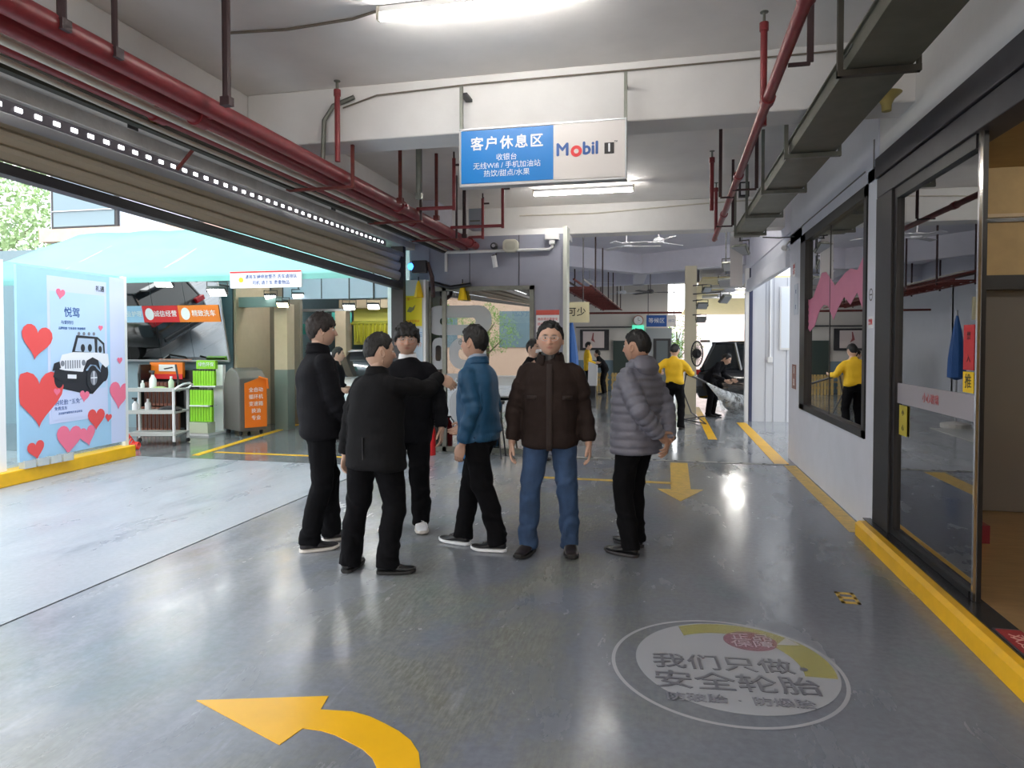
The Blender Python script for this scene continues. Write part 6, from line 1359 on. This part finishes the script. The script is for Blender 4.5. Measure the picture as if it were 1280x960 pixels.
# 3 young man facing the camera
I = person('young man with a heavy black fringe, white collar and white sneakers', (-2.13, 5.45, 0), yaw_to(.12, -1), 1.72,
    dict(lean=(0, 0), wristR=(-.08, .20, 1.0) if 0 else (.28, .12, .86), wristL=(-.30, .04, .86), poleR=(.5, -.8, 0), poleL=(-.5, -.8, 0), fat=1.06, sh=1.08),
    dict(footR=(.14, .02, -.15), footL=(-.12, .03, .30)),
    coat=dict(mat=m_cblack, hem=.74, fit=1.12, sleeve=1.05, collar=-.015), pants=dict(mat=m_tblack, r=1.05), shoes=dict(mat=m_swhite, sole=m_solew, laces=m_white),
    hd=dict(style='fringe', thick=.026, yaw=.30, wide=1.10, glasses=1, size=1.04), skin=(200, 162, 140))
neckring(I, 'shirt', m_prw, 1.42, 1.485, .066)
collar(I, 'shirt_collar', m_prw, 1.45, 1.50, .074, .066, gap=.25, flop=.02)
# 4 man in blue jacket facing left
I = person('man in a blue zip jacket turned to the left, beside the man in brown', (-1.385, 5.03, 0), yaw_to(-.92, .22), 1.70,
    dict(lean=(0, .02), wristL=(-.20, .03, .83), wristR=(.16, .20, .93), poleL=(-.3, -.9, -.1), fat=1.0),
    dict(footL=(-.02, -.17, .25), footR=(.02, .17, -.05), shift=(0, 0)),
    coat=dict(mat=m_cnavy, hem=.84, fit=1.05, sleeve=1.0, rib=1, collar=.0), pants=dict(mat=m_tblack, r=.98), shoes=dict(mat=m_sblack, sole=m_prw, laces=m_dark),
    hd=dict(style='short', thick=.015, yaw=-.05, glasses=2, size=1.05), skin=(200, 160, 138))
collar(I, 'shirt_collar', mat('pale_collar', srgb(150, 162, 180), .7), 1.47, 1.515, .072, .064, gap=.35, flop=.01)
collar(I, 'collar', m_cnavy, 1.44, 1.495, .088, .078, gap=.4, flop=.015)
strip(I, 'shirt_front', mat('pale_shirt', srgb(170, 205, 180), .7), -.03, .035, .86, 1.40)
strip(I, 'chest_badge', m_prw, -.115, -.085, 1.30, 1.325, n=2)
# 5 man in brown facing the camera
I = person('man in a dark brown jacket and blue jeans facing the camera, wearing glasses', (-.83, 5.03, 0), yaw_to(.12, -1), 1.725,
    dict(lean=(0, 0), wristR=(.285, .03, .84), wristL=(-.285, .03, .84), poleR=(.6, -.8, 0), poleL=(-.6, -.8, 0), fat=1.06, sh=1.08),
    dict(footR=(.165, .02, -.30), footL=(-.155, -.02, .05)),
    coat=dict(mat=m_cbrown, hem=.80, fit=1.06, sleeve=1.12, collar=-.01, flare=1.0), pants=dict(mat=m_jeans, r=.96), shoes=dict(mat=m_sbrown),
    hd=dict(style='short', thick=.013, yaw=0, pitch=.04, wide=1.10, glasses=1, size=1.03, bulk=.003), skin=(210, 170, 148))
neckring(I, 'sweater', m_black, 1.42, 1.52, .068)
collar(I, 'collar', m_cbrown, 1.425, 1.505, .102, .088, gap=.45, th=.008, flop=.035)
strip(I, 'placket', mat('brown_dark', srgb(44, 33, 30), .8), -.022, .022, .79, 1.42)
for s in (-1, 1): strip(I, 'pocket_flap', mat('brown_dark', srgb(44, 33, 30), .8), s*.13-.035, s*.13+.035, 1.16, 1.19, n=2)
# 6 man in grey puffer
I = person('man in a grey quilted jacket seen from behind with his hands clasped behind him', (-.20, 5.20, 0), yaw_to(-.80, .50), 1.665,
    dict(lean=(0, -.02), wristR=(.07, -.235, .86), wristL=(-.04, -.225, .90), poleR=(.9, -.3, 0), poleL=(-.9, -.3, 0), hdirR=(-.6, -.2, -.5), hdirL=(.8, -.1, -.3), hfwdR=(0, 0, -1), hfwdL=(0, 0, 1), fat=1.08, sh=1.04),
    dict(footR=(.10, .08, -.05), footL=(-.13, -.03, .15)),
    coat=dict(mat=m_cgrey, hem=.78, fit=1.14, sleeve=1.18, puff=.062, collar=.03), pants=dict(mat=m_tblack, r=.95), shoes=dict(mat=m_sblack, sole=m_dark),
    hd=dict(style='buzz', thick=.011, yaw=.10, size=1.04), hands=('relax', 'fist'), skin=(190, 150, 128))
collar(I, 'collar', m_cgrey, 1.44, 1.51, .095, .086, gap=.45, th=.02)
hm = M(); k = I['k']
ell(hm, [(0, -.085*k, I['Z'](1.36), .02, .02), (0, -.10*k, I['Z'](1.39), .10*k, .055*k), (0, -.09*k, I['Z'](1.44), .125*k, .075*k), (0, -.075*k, I['Z'](1.49), .115*k, .07*k), (0, -.07*k, I['Z'](1.525), .085*k, .045*k), (0, -.06*k, I['Z'](1.54), .04*k, .02*k)])
v, n, f = fuse(hm, .009, 3)
for i in range(len(v)): v[i] += n[i]*.008*noise.noise(Vector(v[i]*14))
mk('hood', v, f, m_cgrey, I['root'])
strip(I, 'pocket_logo', m_prw, -.10, -.085, .795, .80, n=1)
# ---- background people
def bgp(lab, loc, rz, H, cm, tm, wR=(.22, .1, .85), wL=(-.22, .1, .85), lean=(0, 0), drop=0., style='short', name='jacket', legs=None, sh=None, yaw=0., pitch=0., off=(0, .02), hem=.82, res=1.8):
    return person(lab, loc, rz, H, dict(lean=lean, wristR=wR, wristL=wL, drop=drop), legs or dict(footR=(.12, .02, 0), footL=(-.12, .02, 0)),
        coat=dict(mat=cm, hem=hem, fit=.98, name=name), pants=dict(mat=tm, r=.95), shoes=dict(mat=m_sblack), hd=dict(style=style, thick=.016, yaw=yaw, pitch=pitch, off=off), res=res)
bgp('worker in a yellow sweater seen from behind, spraying a car with a lance', (.19, 12.85, 0), yaw_to(.25, 1), 1.60, m_cyel, m_tblack, wR=(.26, .30, 1.02), wL=(-.30, .12, 1.05), lean=(-.02, .08), drop=.03, pitch=-.3, name='sweater', hem=.90)
bgp('worker with a pink collar bending over beside the rear of the black car', (.98, 15.3, 0), yaw_to(.8, -.4), 1.58, m_cblack, m_tblack, wR=(.22, .42, .80), wL=(-.18, .42, .80), lean=(0, .30), drop=.16, pitch=-.5, off=(0, .06))
I = bgp('person in dark clothes and a white face mask behind the man in brown', (-1.72, 8.95, 0), yaw_to(.9, -.4), 1.62, m_cblack, m_tblack, wR=(.2, .2, .95), wL=(-.2, .2, .95))
mk_ = M(); ell(mk_, [(0, .0, -.075, .035, .04), (0, .016, -.05, .056, .098), (0, .018, -.02, .062, .106), (0, .016, -.005, .058, .098)], p=2)
mo = mk('face_mask', np.array(mk_.v)+np.array(I['hc']), mk_.f, m_prw, I['root'])
bgp('person in a yellow shirt standing sideways in front of the framed picture', (-2.25, 20.6, 0), yaw_to(1, .2), 1.62, m_cyel, m_tblack, wR=(.18, .22, 1.0), wL=(-.18, .22, 1.0), name='shirt')
bgp('person in black leaning forward beside the yellow shirt in the far bay', (-1.80, 21.3, 0), yaw_to(-1, .1), 1.5, m_cblack, m_tblack, wR=(.18, .35, .85), wL=(-.18, .35, .85), lean=(0, .22), drop=.1)
bgp('person in dark clothes standing by the white car behind the leftmost man', (-5.25, 10.3, 0), yaw_to(1, .3), 1.5, m_cblack, m_tblack)
wt = T('white_tub', 'white upright tub held beside the person in black in the far bay', 'tub', (-2.02, 19.9, 0)); M().prism([(-.12, .35), (.14, .35), (.16, .95), (-.10, 1.05)], 19.85, 19.98, lambda u, v, h: (-2.05+u, h, v)).build('shell', m_white, wt, world=True); M().box(-2.15, -1.95, 19.86, 19.97, 0, .35).build('stand', m_dark, wt, world=True)
